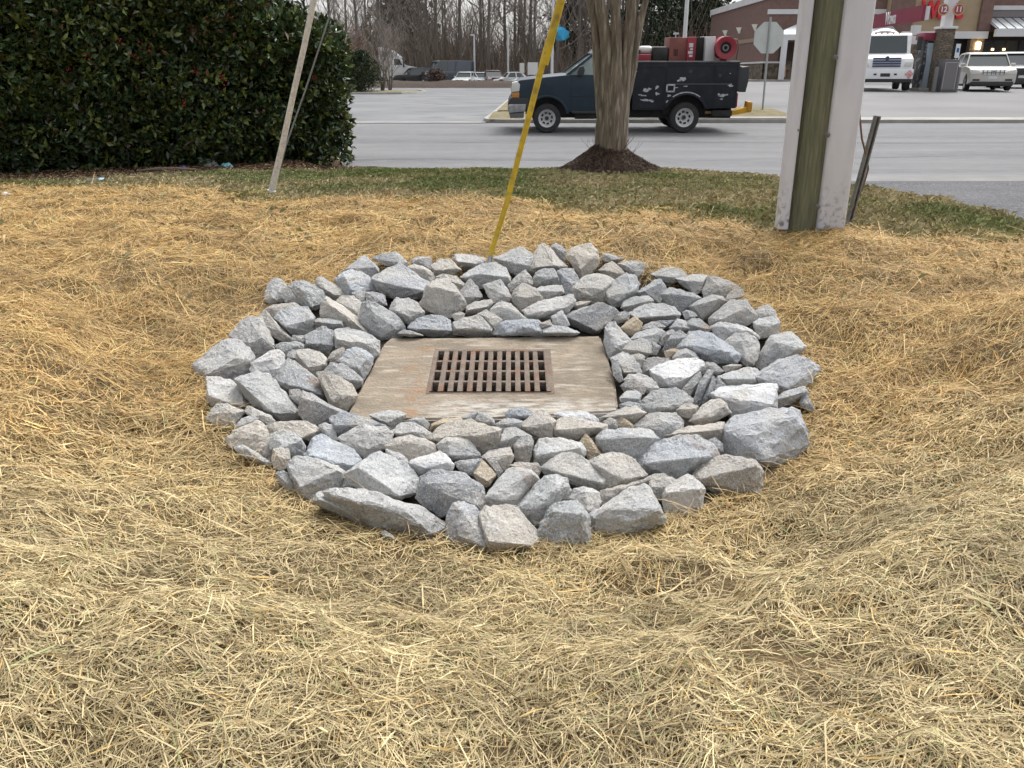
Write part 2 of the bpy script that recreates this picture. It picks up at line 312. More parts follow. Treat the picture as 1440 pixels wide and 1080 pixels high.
# ================================================================ STONES
# outlines read off the photo in tiles of 200 x 150 px: origin, then stones as colour | outline | (ridge between the upper and the front face), tenth-of-tile units
TILES = {
(360,340): """P|15,39 21,37 27,40 32,46 27,49 26,55 30,61 14,63 9,58 10,49
G|27,49 32,46 38,49 43,57 44,62 30,61 26,55
G|33,46 40,41 49,40 56,44 68,50 69,61 60,67 54,68 45,64 42,56|46,48 58,56 56,66
T|62,37 66,36 74,41 87,47 90,54 80,59 70,54 69,49 60,43|70,48 80,54
B|87,30 94,25 110,14 122,26 124,32 117,36 108,31 95,30|95,27 108,28 121,26
B|81,39 88,31 97,29 108,32 118,39 123,48 118,54 99,51 92,56 88,47|90,36 97,49
T|10,68 18,64 38,62 45,66 32,69 24,72 18,77 12,72
G|19,77 25,70 40,66 52,67 59,77 58,91 48,94 38,95 30,88|30,86 40,88 52,83 57,78
T|4,76 9,70 14,76 37,99 28,101 16,94 8,85
T|67,66 71,57 75,58 98,73 101,79 118,97 95,91 88,86 84,78 66,76|74,63 86,76 100,82
T|81,60 88,55 99,55 108,63 106,77 102,79 97,72 88,65
G|97,52 105,49 110,51 110,60 106,62 99,55
D|111,51 120,51 130,54 132,64 122,64 112,59
B|117,36 127,34 131,44 130,52 124,49 119,40
P|109,62 114,60 126,65 140,73 149,83 152,92 144,98 133,98 127,102 118,96 104,80
G|59,80 63,78 78,78 86,80 88,86 78,88 67,86 60,84|61,81 78,83 86,83
G|37,95 50,95 50,101 43,104 36,99""",
(540,340): """B|-12,37 0,29 18,24 28,32 46,43 42,56 27,57 11,57 2,52 -2,52|-6,40 20,42 40,50
G|-11,17 0,12 14,11 18,16 24,21 22,26 12,25 2,24
G|28,18 36,15 47,16 48,22 47,27 34,23 29,22
T|23,26 31,23 42,26 50,32 51,36 47,41 45,38 30,31
T|48,24 57,18 66,18 73,24 77,28 70,33 56,34 52,34 51,30|52,29 64,29 74,27
P|71,17 72,13 86,13 103,17 102,22 92,26 80,24 75,22|75,20 92,22
T|53,36 60,33 74,35 81,43 80,48 76,52 72,46 65,40|66,39 79,44
T|44,45 52,39 62,38 74,48 75,53 82,60 83,65 72,75 66,76 55,74 42,67 37,64 43,53|46,46 60,48 74,51
G|76,52 87,38 95,46 99,56 92,60 84,64 81,58|80,56 92,56
P|79,36 86,30 100,23 112,22 122,26 127,35 128,43 118,38 104,40 97,46 90,39|82,36 98,33 104,37 125,36
P|101,44 117,39 124,47 128,55 127,60 117,61 112,62 106,55 103,49
T|84,66 90,62 108,58 110,62 104,69 90,72 83,72|85,69 104,66
P|107,69 118,60 128,63 137,70 144,78 132,79 120,79 110,73
T|95,73 103,69 110,72 119,79 112,88 106,82 100,76
T|69,74 76,71 82,73 80,77 72,80
P|71,82 82,77 95,74 103,81 110,87 109,95 90,96 71,93|73,88 92,87 108,90
B|25,87 34,78 41,75 60,76 66,80 70,92 60,96 42,95 32,91|30,88 50,90 68,90
D|14,93 20,89 30,91 40,95 25,96
P|6,68 13,57 24,58 33,62 40,71 37,76 26,83 19,80 10,72|12,70 26,76 38,71
B|110,94 120,81 144,79 155,80 162,90 163,96 115,95|124,93 144,87 157,91
P|111,17 122,11 137,6 146,10 151,15 149,24 143,30 136,33 128,30 122,22|122,19 140,23
G|126,44 136,33 143,29 149,36 150,43 143,40 132,47 129,50""",
(720,340): """T|13,28 18,20 27,5 32,3 37,6 45,15 54,25 50,27 42,28 24,28 15,31|24,26 42,24
D|39,6 44,2 50,4 55,9 55,16 52,21 45,13|44,6 52,11
T|56,14 60,7 72,3 80,3 86,9 88,19 84,26 76,33 71,38 69,33 63,20|63,14 70,28 84,14
P|90,17 92,12 100,13 114,17 104,19 95,20
P|108,22 122,19 134,22 133,30 127,35 118,31 112,26
T|88,29 95,23 101,20 108,25 114,32 107,38 101,38 95,34|95,29 106,32
G|24,32 32,27 42,28 47,37 48,43 40,44 24,45 20,42 25,36|26,35 36,38 46,36
B|46,30 54,27 62,28 67,37 69,40 63,48 62,53 54,53 50,43
T|1,52 10,42 14,43 22,47 30,56 30,60 18,66 10,70 4,63 1,60|4,55 14,57 28,54
P|24,48 31,45 50,44 52,52 42,56 32,59 28,53|26,50 50,50
T|62,47 72,37 82,33 94,34 103,39 98,45 94,49 94,60 82,62 70,58 62,56|64,47 80,55 93,48
P|95,49 104,39 115,33 124,34 128,43 126,51 116,58 108,65 100,64 96,58|98,56 108,60 122,50
P|12,69 25,62 44,56 60,54 64,60 58,67 55,73 50,70 40,76 25,78 16,78|16,74 34,73 52,67
P|40,76 50,70 55,76 58,84 52,86 42,83
T|62,62 70,60 80,60 76,63 66,66 63,66
B|55,74 64,70 88,62 100,66 108,73 104,78 96,84 90,88 85,93 72,90 58,81|57,76 72,85 86,90
T|27,83 38,79 41,85 30,87
B|30,88 42,85 56,87 68,92 62,95 46,94 32,95|32,92 60,92
O|110,87 122,77 126,77 132,83 129,90 120,95 118,92|112,87 122,89 127,79
G|111,67 114,60 124,56 138,55 143,60 138,63 124,68 118,71|113,66 138,60
G|103,80 106,73 114,70 119,73 118,79 108,82""",
(900,340): """G|-4,52 4,50 14,40 21,38 25,45 26,50 22,58 20,62 14,58 8,54|5,50 20,42
P|12,33 24,27 33,26 42,29 47,33 44,38 36,37 34,41 26,40 20,38|14,34 36,36
P|36,37 47,35 56,33 67,34 67,40 60,51 55,52 48,47 40,41|46,40 64,40
P|64,50 70,35 78,36 88,40 98,44 101,48 90,50 84,56 76,54 66,56
T|86,58 92,50 102,47 106,54 100,57 94,60 89,61
G|22,54 30,47 42,49 52,53 62,57 54,64 48,68 42,70 38,68 28,64|24,53 42,53 58,57
G|50,66 58,60 74,54 83,56 86,60 78,64 70,72 64,78 56,74|54,65 68,61 80,58
P|71,77 80,68 92,60 107,59 110,66 114,70 118,76 110,83 105,85 90,83 80,82 73,84|82,79 96,73 108,67
P|116,72 122,66 130,64 137,70 138,76 128,79 118,78
P|115,82 122,78 136,76 141,80 142,90 138,94 130,96 122,97 118,91|118,84 130,86 141,82
G|43,72 47,69 54,71 58,75 52,78 46,79
P|-10,72 0,68 6,64 22,63 34,67 41,74 36,79 28,80 16,81 5,81 -5,78|-4,77 16,74 36,74
D|24,86 18,80 36,79 32,83 28,86
P|30,87 38,78 46,80 50,88 40,90 33,90
G|2,89 12,81 18,81 26,86 20,88 10,89
G|47,82 54,78 60,78 70,86 72,88 66,94 58,91 50,91|48,83 66,88
P|72,86 80,82 84,84 98,84 108,87 118,94 120,98 108,95 98,94 90,99 84,101 76,94|84,86 92,91 110,90""",
(270,450): """P|3,45 12,36 26,24 38,20 50,23 58,30 62,37 60,44 58,54 46,61 34,59 20,58 10,59 6,54|16,55 32,44 46,38 58,41
G|38,16 44,9 50,2 56,-2 70,-2 76,8 81,20 82,28 76,34 68,38 63,38 60,30 52,20 44,14|58,24 70,19
W|61,44 72,36 79,31 88,31 93,35 95,46 90,54 84,59 76,54 68,52 64,47
G|58,50 61,45 66,52 72,55 64,56 60,54
G|84,60 95,48 98,40 106,44 112,50 120,57 130,62 136,70 134,78 126,79 112,73 100,69 90,68 88,63|90,63 110,68 130,75
G|83,26 90,23 104,22 113,25 112,29 102,30 96,34 92,34 86,29
D|96,35 101,30 106,31 107,41 102,41 97,39
T|106,31 116,30 128,33 136,38 136,46 128,52 124,56 120,55 112,45 107,40|108,37 118,48 134,45
P|45,61 56,56 66,54 78,56 84,62 90,70 98,80 107,90 108,98 104,104 92,104 84,98 76,92 64,86 56,78 50,68|50,65 64,79 82,94 104,94
P|16,59 26,58 38,61 48,66 51,73 54,80 58,87 52,90 40,86 28,85 20,88 16,82|17,76 32,82 52,87""",
(410,450): """G|14,16 27,15 26,9 32,7 41,11 43,27 38,33 26,30 15,28|15,24 30,24 42,26
P|44,11 58,9 74,13 88,21 88,33 82,38 68,28 52,28 46,28 45,20|46,20 76,24
T|36,40 42,32 52,28 54,30 50,38 48,43 40,43
B|49,40 56,31 66,28 76,32 82,38 82,44 76,52 73,60 68,54 58,48 50,44|68,49 77,38
G|34,51 40,44 52,45 64,52 72,60 71,66 64,69 56,64 48,59 40,54|58,61 70,62
T|26,55 34,53 44,56 52,60 60,65 66,75 60,86 55,92 44,88 38,84 36,70 30,62|41,81 48,76 63,77
D|-2,71 8,70 12,77 9,88 4,84 -2,78
D|8,78 12,73 20,75 34,84 46,90 54,94 42,98 36,104 24,106 12,100 8,94|12,80 28,84 48,93
P|79,96 91,93 106,92 115,95 114,100 107,107 101,110 95,103 86,100|82,98 97,104 113,97""",
(840,440): """P|8,16 12,10 18,11 26,18 34,28 27,36 26,40 16,44 12,46 8,32
G|26,37 34,29 46,26 54,30 56,40 50,44 40,41 30,43|28,37 40,38 53,41
P|34,27 40,20 50,18 60,15 68,19 66,24 58,32 48,27
G|42,17 50,11 60,9 69,14 66,16 56,17
D|54,42 55,28 64,34 60,42
G|62,30 70,19 76,17 78,19 72,28 67,33
D|66,38 76,20 84,18 92,24 88,30 82,38 76,37 68,40|72,27 90,25
O|68,39 76,36 84,38 78,43 70,46
P|76,46 82,38 90,36 98,40 103,46 94,48
B|82,37 88,28 94,20 106,19 116,22 126,29 136,36 146,43 140,50 126,50 124,42 118,50 110,47 100,41 92,35|90,33 112,42 126,38
W|54,57 60,55 72,49 84,46 98,47 106,50 107,54 100,60 92,68 84,77 70,75 62,75 56,64|55,60 68,66 72,73 94,65
G|46,55 50,46 60,45 74,47 66,51 55,56 54,62 46,62
P|14,46 26,40 36,45 43,54 44,60 32,62 27,62 24,56 15,50|22,49 27,60
G|14,50 22,50 25,60 26,68 22,70 16,62
T|34,43 42,41 48,44 48,48 44,56 40,50
P|27,68 32,63 42,62 50,64 58,70 62,76 54,80 46,80 40,74 30,70
D|24,74 32,68 44,70 50,76 46,82 36,80 28,80
P|23,86 30,79 40,79 44,83 42,91 34,91 24,90|25,86 42,87
D|22,93 32,90 42,92 46,98 36,96 24,96
P|43,92 54,81 64,77 78,77 90,81 96,87 94,92 84,93 80,99 66,102 52,100 46,96
G|86,78 96,66 104,60 106,68 98,78 94,84
G|97,88 104,70 112,58 117,60 110,76 104,92 100,94
G|104,62 110,50 118,51 128,59 120,62 112,62
D|106,90 112,76 117,64 120,68 116,82 110,92
T|80,99 86,94 96,92 102,95 100,101 94,106 86,105|82,98 98,97
G|118,70 122,64 131,75 124,78 117,80""",
(980,440): """P|27,31 40,21 50,21 60,26 64,33 62,40 58,52 50,53 46,48 40,42
P|62,46 68,34 74,24 86,22 95,19 101,26 109,34 104,40 96,42 84,48 74,54 66,57 60,52|80,30 86,37 104,36
B|58,64 72,56 84,49 100,43 112,48 122,54 123,58 114,70 108,74 96,77 92,78 86,80 80,80 70,73 62,71|60,65 84,61 92,76
T|26,54 38,52 46,53 36,58 29,60
P|22,64 36,59 52,55 60,56 64,60 58,65 60,72 46,74 32,74 26,68|28,67 44,68 58,67
W|16,82 24,77 50,74 74,72 79,74 80,96 70,98 56,102 46,106 40,108 32,98 28,90 18,86|18,84 38,90 48,94 76,93
G|80,86 90,79 108,75 112,82 106,86 92,92 84,96 80,97|81,88 110,80
G|106,84 112,82 116,92 119,98 112,99 104,92""",
(280,560): """T|14,10 18,6 28,6 38,10 46,13 42,18 34,28 26,29 14,24 8,20
T|46,13 50,8 56,10 64,15 72,18 77,23 70,26 64,24 58,21 50,18
G|36,29 44,20 54,17 60,21 52,27 40,31
T|28,42 34,34 46,28 60,23 66,28 69,36 72,42 73,52 72,61 68,61 58,52 48,50 40,48 32,48
T|68,28 80,24 96,25 108,24 118,29 129,34 124,37 112,42 104,42 96,36 84,34 72,36|104,40 120,33
P|72,37 84,33 96,36 103,42 107,50 105,59 96,60 92,58 88,52 78,51 73,51|86,49 94,44 103,43
T|75,52 84,50 91,52 92,62 88,70 82,73 76,70 74,62
P|36,51 44,48 56,53 64,60 74,66 70,68 56,60 44,58
G|78,76 86,74 96,79 101,84 101,93 92,94 84,88
P|90,66 98,60 110,60 124,65 140,70 150,80 148,92 136,100 120,106 110,104 102,96 101,84 92,76|102,90 118,84 140,73
B|108,60 112,50 118,40 124,37 132,42 144,50 156,53 163,61 158,68 150,74 146,77 140,70 124,65|112,58 136,66 156,68
P|121,28 128,25 134,27 138,34 140,42 134,44 128,40 126,36""",
(440,560): """D|17,20 33,14 46,18 60,22 72,27 80,32 66,29 50,26 40,33 28,38 22,32|24,28 46,22 70,27
P|26,40 34,35 42,33 50,27 62,28 72,30 80,36 78,44 72,50 62,54 52,60 48,56 40,48 30,46
P|80,34 90,25 102,25 112,30 119,36 117,43 106,41 96,38 86,39|84,36 104,34
T|73,49 84,41 98,38 112,41 122,46 125,54 114,56 104,59 98,63 94,58 84,54
P|74,52 86,55 94,60 101,70 104,76 98,74 86,62 76,58
W|98,66 100,63 114,58 128,54 134,57 142,67 140,73 126,72 114,75 106,78 102,74|101,66 114,71 137,65
P|34,77 46,69 58,60 68,55 80,60 92,66 102,75 106,82 106,94 96,99 88,102 76,98 62,94 48,91 40,88|46,70 58,82 72,91 88,99
D|30,90 34,78 40,87 40,92
G|96,22 104,20 112,20 118,26 116,31 108,26 100,25""",
(600,560): """O|4,32 6,26 16,21 34,20 36,22 24,26 10,31|6,28 30,22
T|3,42 14,30 28,24 44,23 60,27 74,32 73,42 71,50 62,53 55,57 46,46 30,40 14,43|6,41 30,37 54,38 73,33
P|11,47 20,41 34,40 43,43 46,48 54,58 52,60 38,63 28,62 22,58 14,54|21,44 24,58
P|50,22 52,14 60,15 68,22 69,27 60,27
D|36,20 48,14 52,14 49,24 40,22
B|80,16 84,11 98,9 106,14 108,17 98,20 82,20
P|70,26 78,21 90,21 97,24 97,30 86,30 76,33
P|72,50 74,40 80,31 90,30 100,36 106,39 96,40 90,46 86,51 76,52|75,44 92,38
T|97,26 104,20 112,13 120,14 127,20 131,24 127,30 127,39 116,40 104,35 98,31|98,29 112,30 126,25
G|88,48 96,40 104,38 108,44 106,54 104,64 96,66 90,62|91,50 106,48
T|56,60 64,54 84,50 86,56 88,60 84,66 80,74 76,72 72,64 60,62|60,61 72,63 86,57
D|29,65 44,62 56,62 52,70 48,78 40,76 33,72
D|60,62 70,62 77,74 72,79 70,76 64,68
O|48,76 56,64 58,64 66,72 70,77 64,88 60,89 54,86|50,77 62,84
T|84,68 92,65 100,66 112,66 116,72 112,80 106,76 104,70 94,70""",
(760,560): """W|14,16 30,13 46,14 58,20 58,25 48,25 36,23 28,19 20,20
T|14,30 19,22 26,19 32,24 46,26 60,25 66,27 66,32 56,34 46,37 38,41 26,40 15,36|16,32 36,36 60,30
T|60,20 72,14 86,9 96,8 106,15 100,20 94,25 84,24 76,20 66,21 62,24|64,19 84,16 104,15
G|63,24 70,20 77,22 78,30 68,32
O|78,18 80,17 88,22 94,27 93,32 84,31 78,28
O|40,44 46,37 52,42 56,50 62,58 56,61 50,64 46,56 42,48
G|57,40 64,34 80,31 96,32 110,32 120,42 114,48 106,56 100,66 94,58 80,57 66,57 60,52|62,42 80,38 112,40
P|0,42 14,41 30,43 40,46 44,54 43,60 34,54 26,55 18,58 12,64 4,70 -4,66 -6,52|-4,58 10,57 24,52 40,50
P|3,70 10,64 22,56 32,56 42,60 48,66 58,72 68,80 66,88 60,93 50,91 38,86 24,83 8,78|8,72 36,80 62,86
T|50,65 60,59 70,56 84,57 94,62 100,70 100,75 108,77 104,82 92,88 80,91 66,93 68,82 58,72|60,70 84,82 102,79
P|94,29 110,16 120,20 136,15 144,24 144,36 130,38 121,42 112,33 100,31
T|62,94 80,91 96,88 104,83 110,83 100,89 86,92 70,102 64,108 61,106
T|106,82 114,78 124,77 134,81 138,84 132,92 124,98 122,104 114,100 110,92|112,90 130,90""",
(920,560): """B|0,47 10,43 26,40 40,39 52,44 58,48 64,58 56,61 48,66 44,70 38,74 30,78 23,83 14,78 4,75 -8,76 -14,70 -14,62 -8,54|-8,66 20,58 46,60
T|41,16 48,9 58,2 66,2 72,6 77,15 70,18 64,22 52,26 46,27 42,23 36,23|44,21 60,18 71,8
T|10,38 30,30 46,28 60,26 70,24 72,30 70,42 64,40 52,43 44,38 30,39|30,35 66,32
D|52,44 62,40 69,46 70,54 64,55 58,50
B|70,42 74,28 86,20 104,14 122,11 138,10 144,14 150,30 156,46 146,56 134,68 124,72 118,73 112,66 96,62 82,60 71,57|74,33 88,35 100,39 110,50 113,62 142,20
T|38,80 44,70 56,62 70,58 82,60 100,63 106,70 109,76 107,88 104,97 92,98 76,98 62,96 52,90 44,84|46,82 70,76 94,71 103,68
P|10,98 12,92 22,86 34,78 38,80 46,86 50,92 48,104 46,116 30,122 14,120 10,108|14,96 46,92""",
(430,650): """P|9,40 12,32 18,31 28,36 42,40 52,41 56,46 62,54 72,67 70,69 60,64 50,54 36,50 22,46|14,38 42,44 62,58
G|20,31 34,28 54,28 70,31 88,36 104,42 120,48 134,56 141,61 141,66 134,74 124,82 114,83 96,76 80,70 72,66 64,56 56,43 40,38 28,34|56,42 72,43 90,45 106,53 118,66 127,72
P|76,72 80,69 88,74 90,78 80,76""",
(610,650): """D|-17,36 -12,16 0,9 14,9 26,10 30,12 42,20 49,26 50,40 49,50 46,52 40,46 30,40 26,34 18,42 12,50 8,54 0,50 -10,44|-8,22 22,22 42,23 42,44
B|13,62 16,50 20,43 31,41 40,46 46,52 48,60 50,72 55,88 46,90 36,87 24,84 14,82|26,48 24,74 38,79 52,84
T|48,52 54,46 62,45 84,46 92,54 100,63 108,75 106,84 100,89 88,90 70,90 56,89 54,76 51,62|56,80 72,79 98,84
P|50,40 56,30 70,14 76,7 98,8 104,18 100,24 92,30 85,40 83,46 66,44 52,47 49,43|52,36 70,38 84,37 100,13
P|84,45 92,36 104,22 112,16 124,14 134,18 136,26 124,30 120,42 115,50 112,62 108,66 100,60 92,52|87,46 104,47 117,43 126,26""",
(790,650): """G|-20,62 -14,50 -8,44 0,42 14,40 20,46 24,52 27,62 28,74 28,86 20,88 8,94 -10,92 -21,84 -24,76|-9,50 8,51 20,53
P|8,38 12,28 22,25 30,27 38,32 39,40 36,48 28,54 25,50 20,42 12,39|24,30 26,48
G|-6,26 6,25 10,28 8,38 0,40 -8,40
P|29,54 42,44 56,36 70,27 82,24 88,28 94,38 98,47 103,56 100,62 88,68 74,74 62,78 48,80 36,78 32,68|34,56 46,48 62,59 76,59 97,48"""}
STONE_C = {'P': (.45, .447, .435), 'G': (.35, .348, .34), 'B': (.375, .39, .41), 'T': (.425, .395, .35), 'W': (.68, .68, .68), 'D': (.275, .278, .283), 'O': (.44, .35, .235)}
CWORD = {'P': 'pale grey', 'G': 'mid grey', 'B': 'bluish grey', 'T': 'beige grey', 'W': 'near white', 'D': 'dark grey', 'O': 'ochre tan'}
def stone_material():
    m = bpy.data.materials.new('quarry_stone'); m.use_nodes = True; nt = m.node_tree; n, l = nt.nodes, nt.links; b = n['Principled BSDF']
    oi = n.new('ShaderNodeObjectInfo'); tc = n.new('ShaderNodeTexCoord'); va = n.new('ShaderNodeVectorMath'); va.operation = 'ADD'
    sc = n.new('ShaderNodeVectorMath'); sc.operation = 'SCALE'; sc.inputs['Scale'].default_value = 40
    cb = n.new('ShaderNodeCombineXYZ'); l.new(oi.outputs['Random'], cb.inputs[0]); l.new(oi.outputs['Random'], cb.inputs[2]); l.new(cb.outputs[0], sc.inputs[0])
    l.new(tc.outputs['Object'], va.inputs[0]); l.new(sc.outputs[0], va.inputs[1]); V = va.outputs[0]
    def nz(scale, lo, hi, det=5, dist=0):
        t = n.new('ShaderNodeTexNoise'); t.inputs['Scale'].default_value = scale; t.inputs['Detail'].default_value = det; t.inputs['Distortion'].default_value = dist; l.new(V, t.inputs[0])
        r = n.new('ShaderNodeMapRange'); r.inputs[1].default_value = lo; r.inputs[2].default_value = hi; l.new(t.outputs[0], r.inputs[0]); return r.outputs[0]
    def mix(f, a, bb, mode='MIX'):
        x = n.new('ShaderNodeMix'); x.data_type = 'RGBA'; x.blend_type = mode
        if hasattr(f, 'links'): l.new(f, x.inputs[0])
        else: x.inputs[0].default_value = f
        for i, q in ((6, a), (7, bb)):
            if hasattr(q, 'links'): l.new(q, x.inputs[i])
            else: x.inputs[i].default_value = (*q, 1)
        return x.outputs[2]
    def mul(a, k):
        x = n.new('ShaderNodeMath'); x.operation = 'MULTIPLY'; l.new(a, x.inputs[0]); x.inputs[1].default_value = k; return x.outputs[0]
    c = oi.outputs['Color']
    c = mix(nz(7, .35, .68), c, mix(1, c, (.72, .735, .76), 'MULTIPLY'))
    c = mix(mul(nz(4.2, .5, .72, 4, .6), .42), c, (.44, .38, .29))                  # dusty clay film
    c = mix(mul(nz(130, .50, .66, 3), .55), c, (.62, .62, .61))                    # pale crystals
    c = mix(mul(nz(95, .55, .72, 3), .6), c, (.10, .10, .105))                     # dark crystals
    vo = n.new('ShaderNodeTexVoronoi'); vo.feature = 'DISTANCE_TO_EDGE'; vo.inputs['Scale'].default_value = 6
    wv = n.new('ShaderNodeTexNoise'); wv.inputs['Scale'].default_value = 5; l.new(V, wv.inputs[0]); wa = n.new('ShaderNodeVectorMath'); wa.operation = 'ADD'; l.new(V, wa.inputs[0]); l.new(wv.outputs['Color'], wa.inputs[1]); l.new(wa.outputs[0], vo.inputs[0])
    vr = n.new('ShaderNodeMapRange'); vr.inputs[1].default_value = .012; vr.inputs[2].default_value = .0; l.new(vo.outputs['Distance'], vr.inputs[0])
    c = mix(mul(vr.outputs[0], .35), c, (.62, .61, .59))                           # thin veins
    c = mix(mul(nz(2.3, .66, .74, 3), .65), c, (.22, .12, .06))                    # a rust stain here and there
    l.new(c, b.inputs['Base Color']); b.inputs['Roughness'].default_value = .88; b.inputs['Specular IOR Level'].default_value = .25
    t = n.new('ShaderNodeTexNoise'); t.inputs['Scale'].default_value = 38; t.inputs['Detail'].default_value = 9; t.inputs['Roughness'].default_value = .62; l.new(V, t.inputs[0])
    u = n.new('ShaderNodeBump'); u.inputs['Strength'].default_value = 1; u.inputs['Distance'].default_value = .016; l.new(t.outputs[0], u.inputs['Height']); l.new(u.outputs[0], b.inputs['Normal'])
    return m
M_stone = stone_material()
RING_PTS = []
def make_stone(idx, code, out, ridge):
    rnd = random.Random(idx*13+5)
    cx = sum(p[0] for p in out)/len(out); cy = sum(p[1] for p in out)/len(out)
    out = [(cx+(a-cx)*1.07, cy+(b-cy)*1.08) for a, b in out]
    back = 448 < cy < 476 and 535 < cx < 850 and max(p[1] for p in out) > 468
    lift = .015 if back else .055
    EL = math.radians(14 if back else 43)
    c = Gz(cx, cy, lambda x, y: Rz(y)+lift)
    h = Vector((-c.x, -c.y, 0)).normalized(); nrm = (h*math.cos(EL)+Vector((0, 0, 1))*math.sin(EL)).normalized()
    tw = rnd.uniform(-.25, .25); nrm = Matrix.Rotation(tw, 3, 'Z') @ nrm
    def onpl(px, py):
        r = ray(px, py); t = (c-Vector((0, 0, CAMZ))).dot(nrm)/r.dot(nrm); return Vector((0, 0, CAMZ))+r*t
    pts = [onpl(*p) for p in out]
    size = math.sqrt(sum((p-c).length_squared for p in pts)/len(pts))
    cen = sum(pts, Vector())/len(pts)
    V = list(pts)
    toc = (Vector((0, 0, CAMZ))-c).normalized()
    if ridge:
        for p in ridge: V.append(onpl(*p)+toc*size*rnd.uniform(.5, .72))
    else:
        for k in range(3):
            a = rnd.uniform(0, 6.28); q = cen.lerp(pts[int(a/6.29*len(pts))], rnd.uniform(.25, .62)); V.append(q+toc*size*rnd.uniform(.22, .5))
    dep = size*rnd.uniform(.8, 1.1)
    for p in pts[::2]: V.append(cen+(p-cen)*.62-nrm*dep-toc*size*.35)
    bm = bmesh.new(); bv = [bm.verts.new(v-c) for v in V]
    bmesh.ops.convex_hull(bm, input=bv); bmesh.ops.delete(bm, geom=[v for v in bm.verts if not v.link_faces], context='VERTS')
    bmesh.ops.dissolve_limit(bm, angle_limit=.16, verts=bm.verts, edges=bm.edges)
    bmesh.ops.bevel(bm, geom=bm.edges[:], offset=size*.022, segments=1, affect='EDGES', clamp_overlap=True)
    bmesh.ops.triangulate(bm, faces=bm.faces)
    L = size*.17
    for it in range(3):
        ed = [e for e in bm.edges if e.calc_length() > L]
        if not ed: break
        bmesh.ops.subdivide_edges(bm, edges=ed, cuts=1); bmesh.ops.triangulate(bm, faces=bm.faces)
    bm.normal_update(); off = Vector((idx*3.7, idx*1.3, 0))
    k = 1/size
    mv = []
    for v in bm.verts:
        q = v.co*k
        d = noise.noise(q*1.5+off)*.05+noise.noise(q*3.6+off)*.045+noise.noise(q*9+off)*.042+noise.noise(q*17+off)*.02-abs(noise.noise(q*5+off))*.045+.025
        mv.append(v.normal*d*size)
    for v, d in zip(bm.verts, mv): v.co += d
    me = bpy.data.meshes.new('stone'); bm.to_mesh(me); bm.free(); me.shade_smooth(); me.set_sharp_from_angle(angle=math.radians(20))
    o = link('stone', me, M_stone); o.location = c
    b = STONE_C[code]; f = rnd.uniform(.86, 1.16); w = rnd.uniform(-.012, .012); o.color = (b[0]*f+w, b[1]*f, b[2]*f-w, 1)
    for p in pts: RING_PTS.append((p.x, p.y))
    return o, c, size, cx, cy
stones = []
for (ox, oy), txt in TILES.items():
    for ln in txt.split('\n'):
        q = ln.split('|'); pt = lambda s: [(ox+float(a.split(',')[0])/.72, oy+float(a.split(',')[1])/.72) for a in s.split()]
        out = pt(q[1]); rg = pt(q[2]) if len(q) > 2 else None
        o, c, size, cx, cy = make_stone(len(stones), q[0], out, rg)
        xs, ys = [p[0] for p in out], [p[1] for p in out]
        stones.append((o, c, size, cx, cy, q[0], (max(xs)-min(xs)), (max(ys)-min(ys))))
_NUM = ['one', 'two', 'three', 'four', 'five', 'six', 'seven', 'eight', 'nine', 'ten', 'eleven', 'twelve']
_ORD = ['first', 'second', 'third', 'fourth', 'fifth', 'sixth', 'seventh']
def stone_labels():
    by = {}
    for st in stones:
        o, c, size, cx, cy, code, w, h = st
        dx, dy = c.x-HC.x, c.y-HC.y
        k = int(round((math.atan2(dx, dy) % (2*math.pi))/(math.pi/6))) % 12; clock = _NUM[(k-1) % 12]
        q = float(re(c.x, c.y)); zone = 'outer edge' if q > .8 else ('middle of the ring' if q > .6 else 'beside the slab')
        sz = 'huge' if size > .27 else 'large' if size > .19 else 'medium' if size > .125 else 'small'
        sh = 'long' if w > 1.9*h else 'upright' if h > 1.25*w else 'broad' if w > 1.4*h else 'blocky'
        by.setdefault(f'{sz} {CWORD[code]} {sh} stone, {zone}, {clock} o\'clock from the grate', []).append((cx, st[0]))
    for lab, L in by.items():
        L.sort(key=lambda t: t[0])
        for i, (_, o) in enumerate(L):
            s = lab if len(L) == 1 else lab+(', leftmost' if i == 0 else ', rightmost' if i == len(L)-1 else f', {_ORD[i]} leftmost')
            tag(o, s, 'stone', 'loose stones ringing the storm drain')
stone_labels()
_a = np.array(RING_PTS); _th = np.arctan2(_a[:, 1]-EC, _a[:, 0]); _rr = np.hypot(_a[:, 0], _a[:, 1]-EC)
_bins = np.linspace(-math.pi, math.pi, 49); RTH = .5*(_bins[1:]+_bins[:-1])
RMAX = np.array([max([1.4]+[r for t, r in zip(_th, _rr) if abs((t-b+math.pi) % (2*math.pi)-math.pi) < .16]) for b in RTH])
def ring_edge(x, y): return np.interp(np.arctan2(np.asarray(y)-EC, np.asarray(x)), np.r_[RTH[-1]-2*math.pi, RTH, RTH[0]+2*math.pi], np.r_[RMAX[-1], RMAX, RMAX[0]])

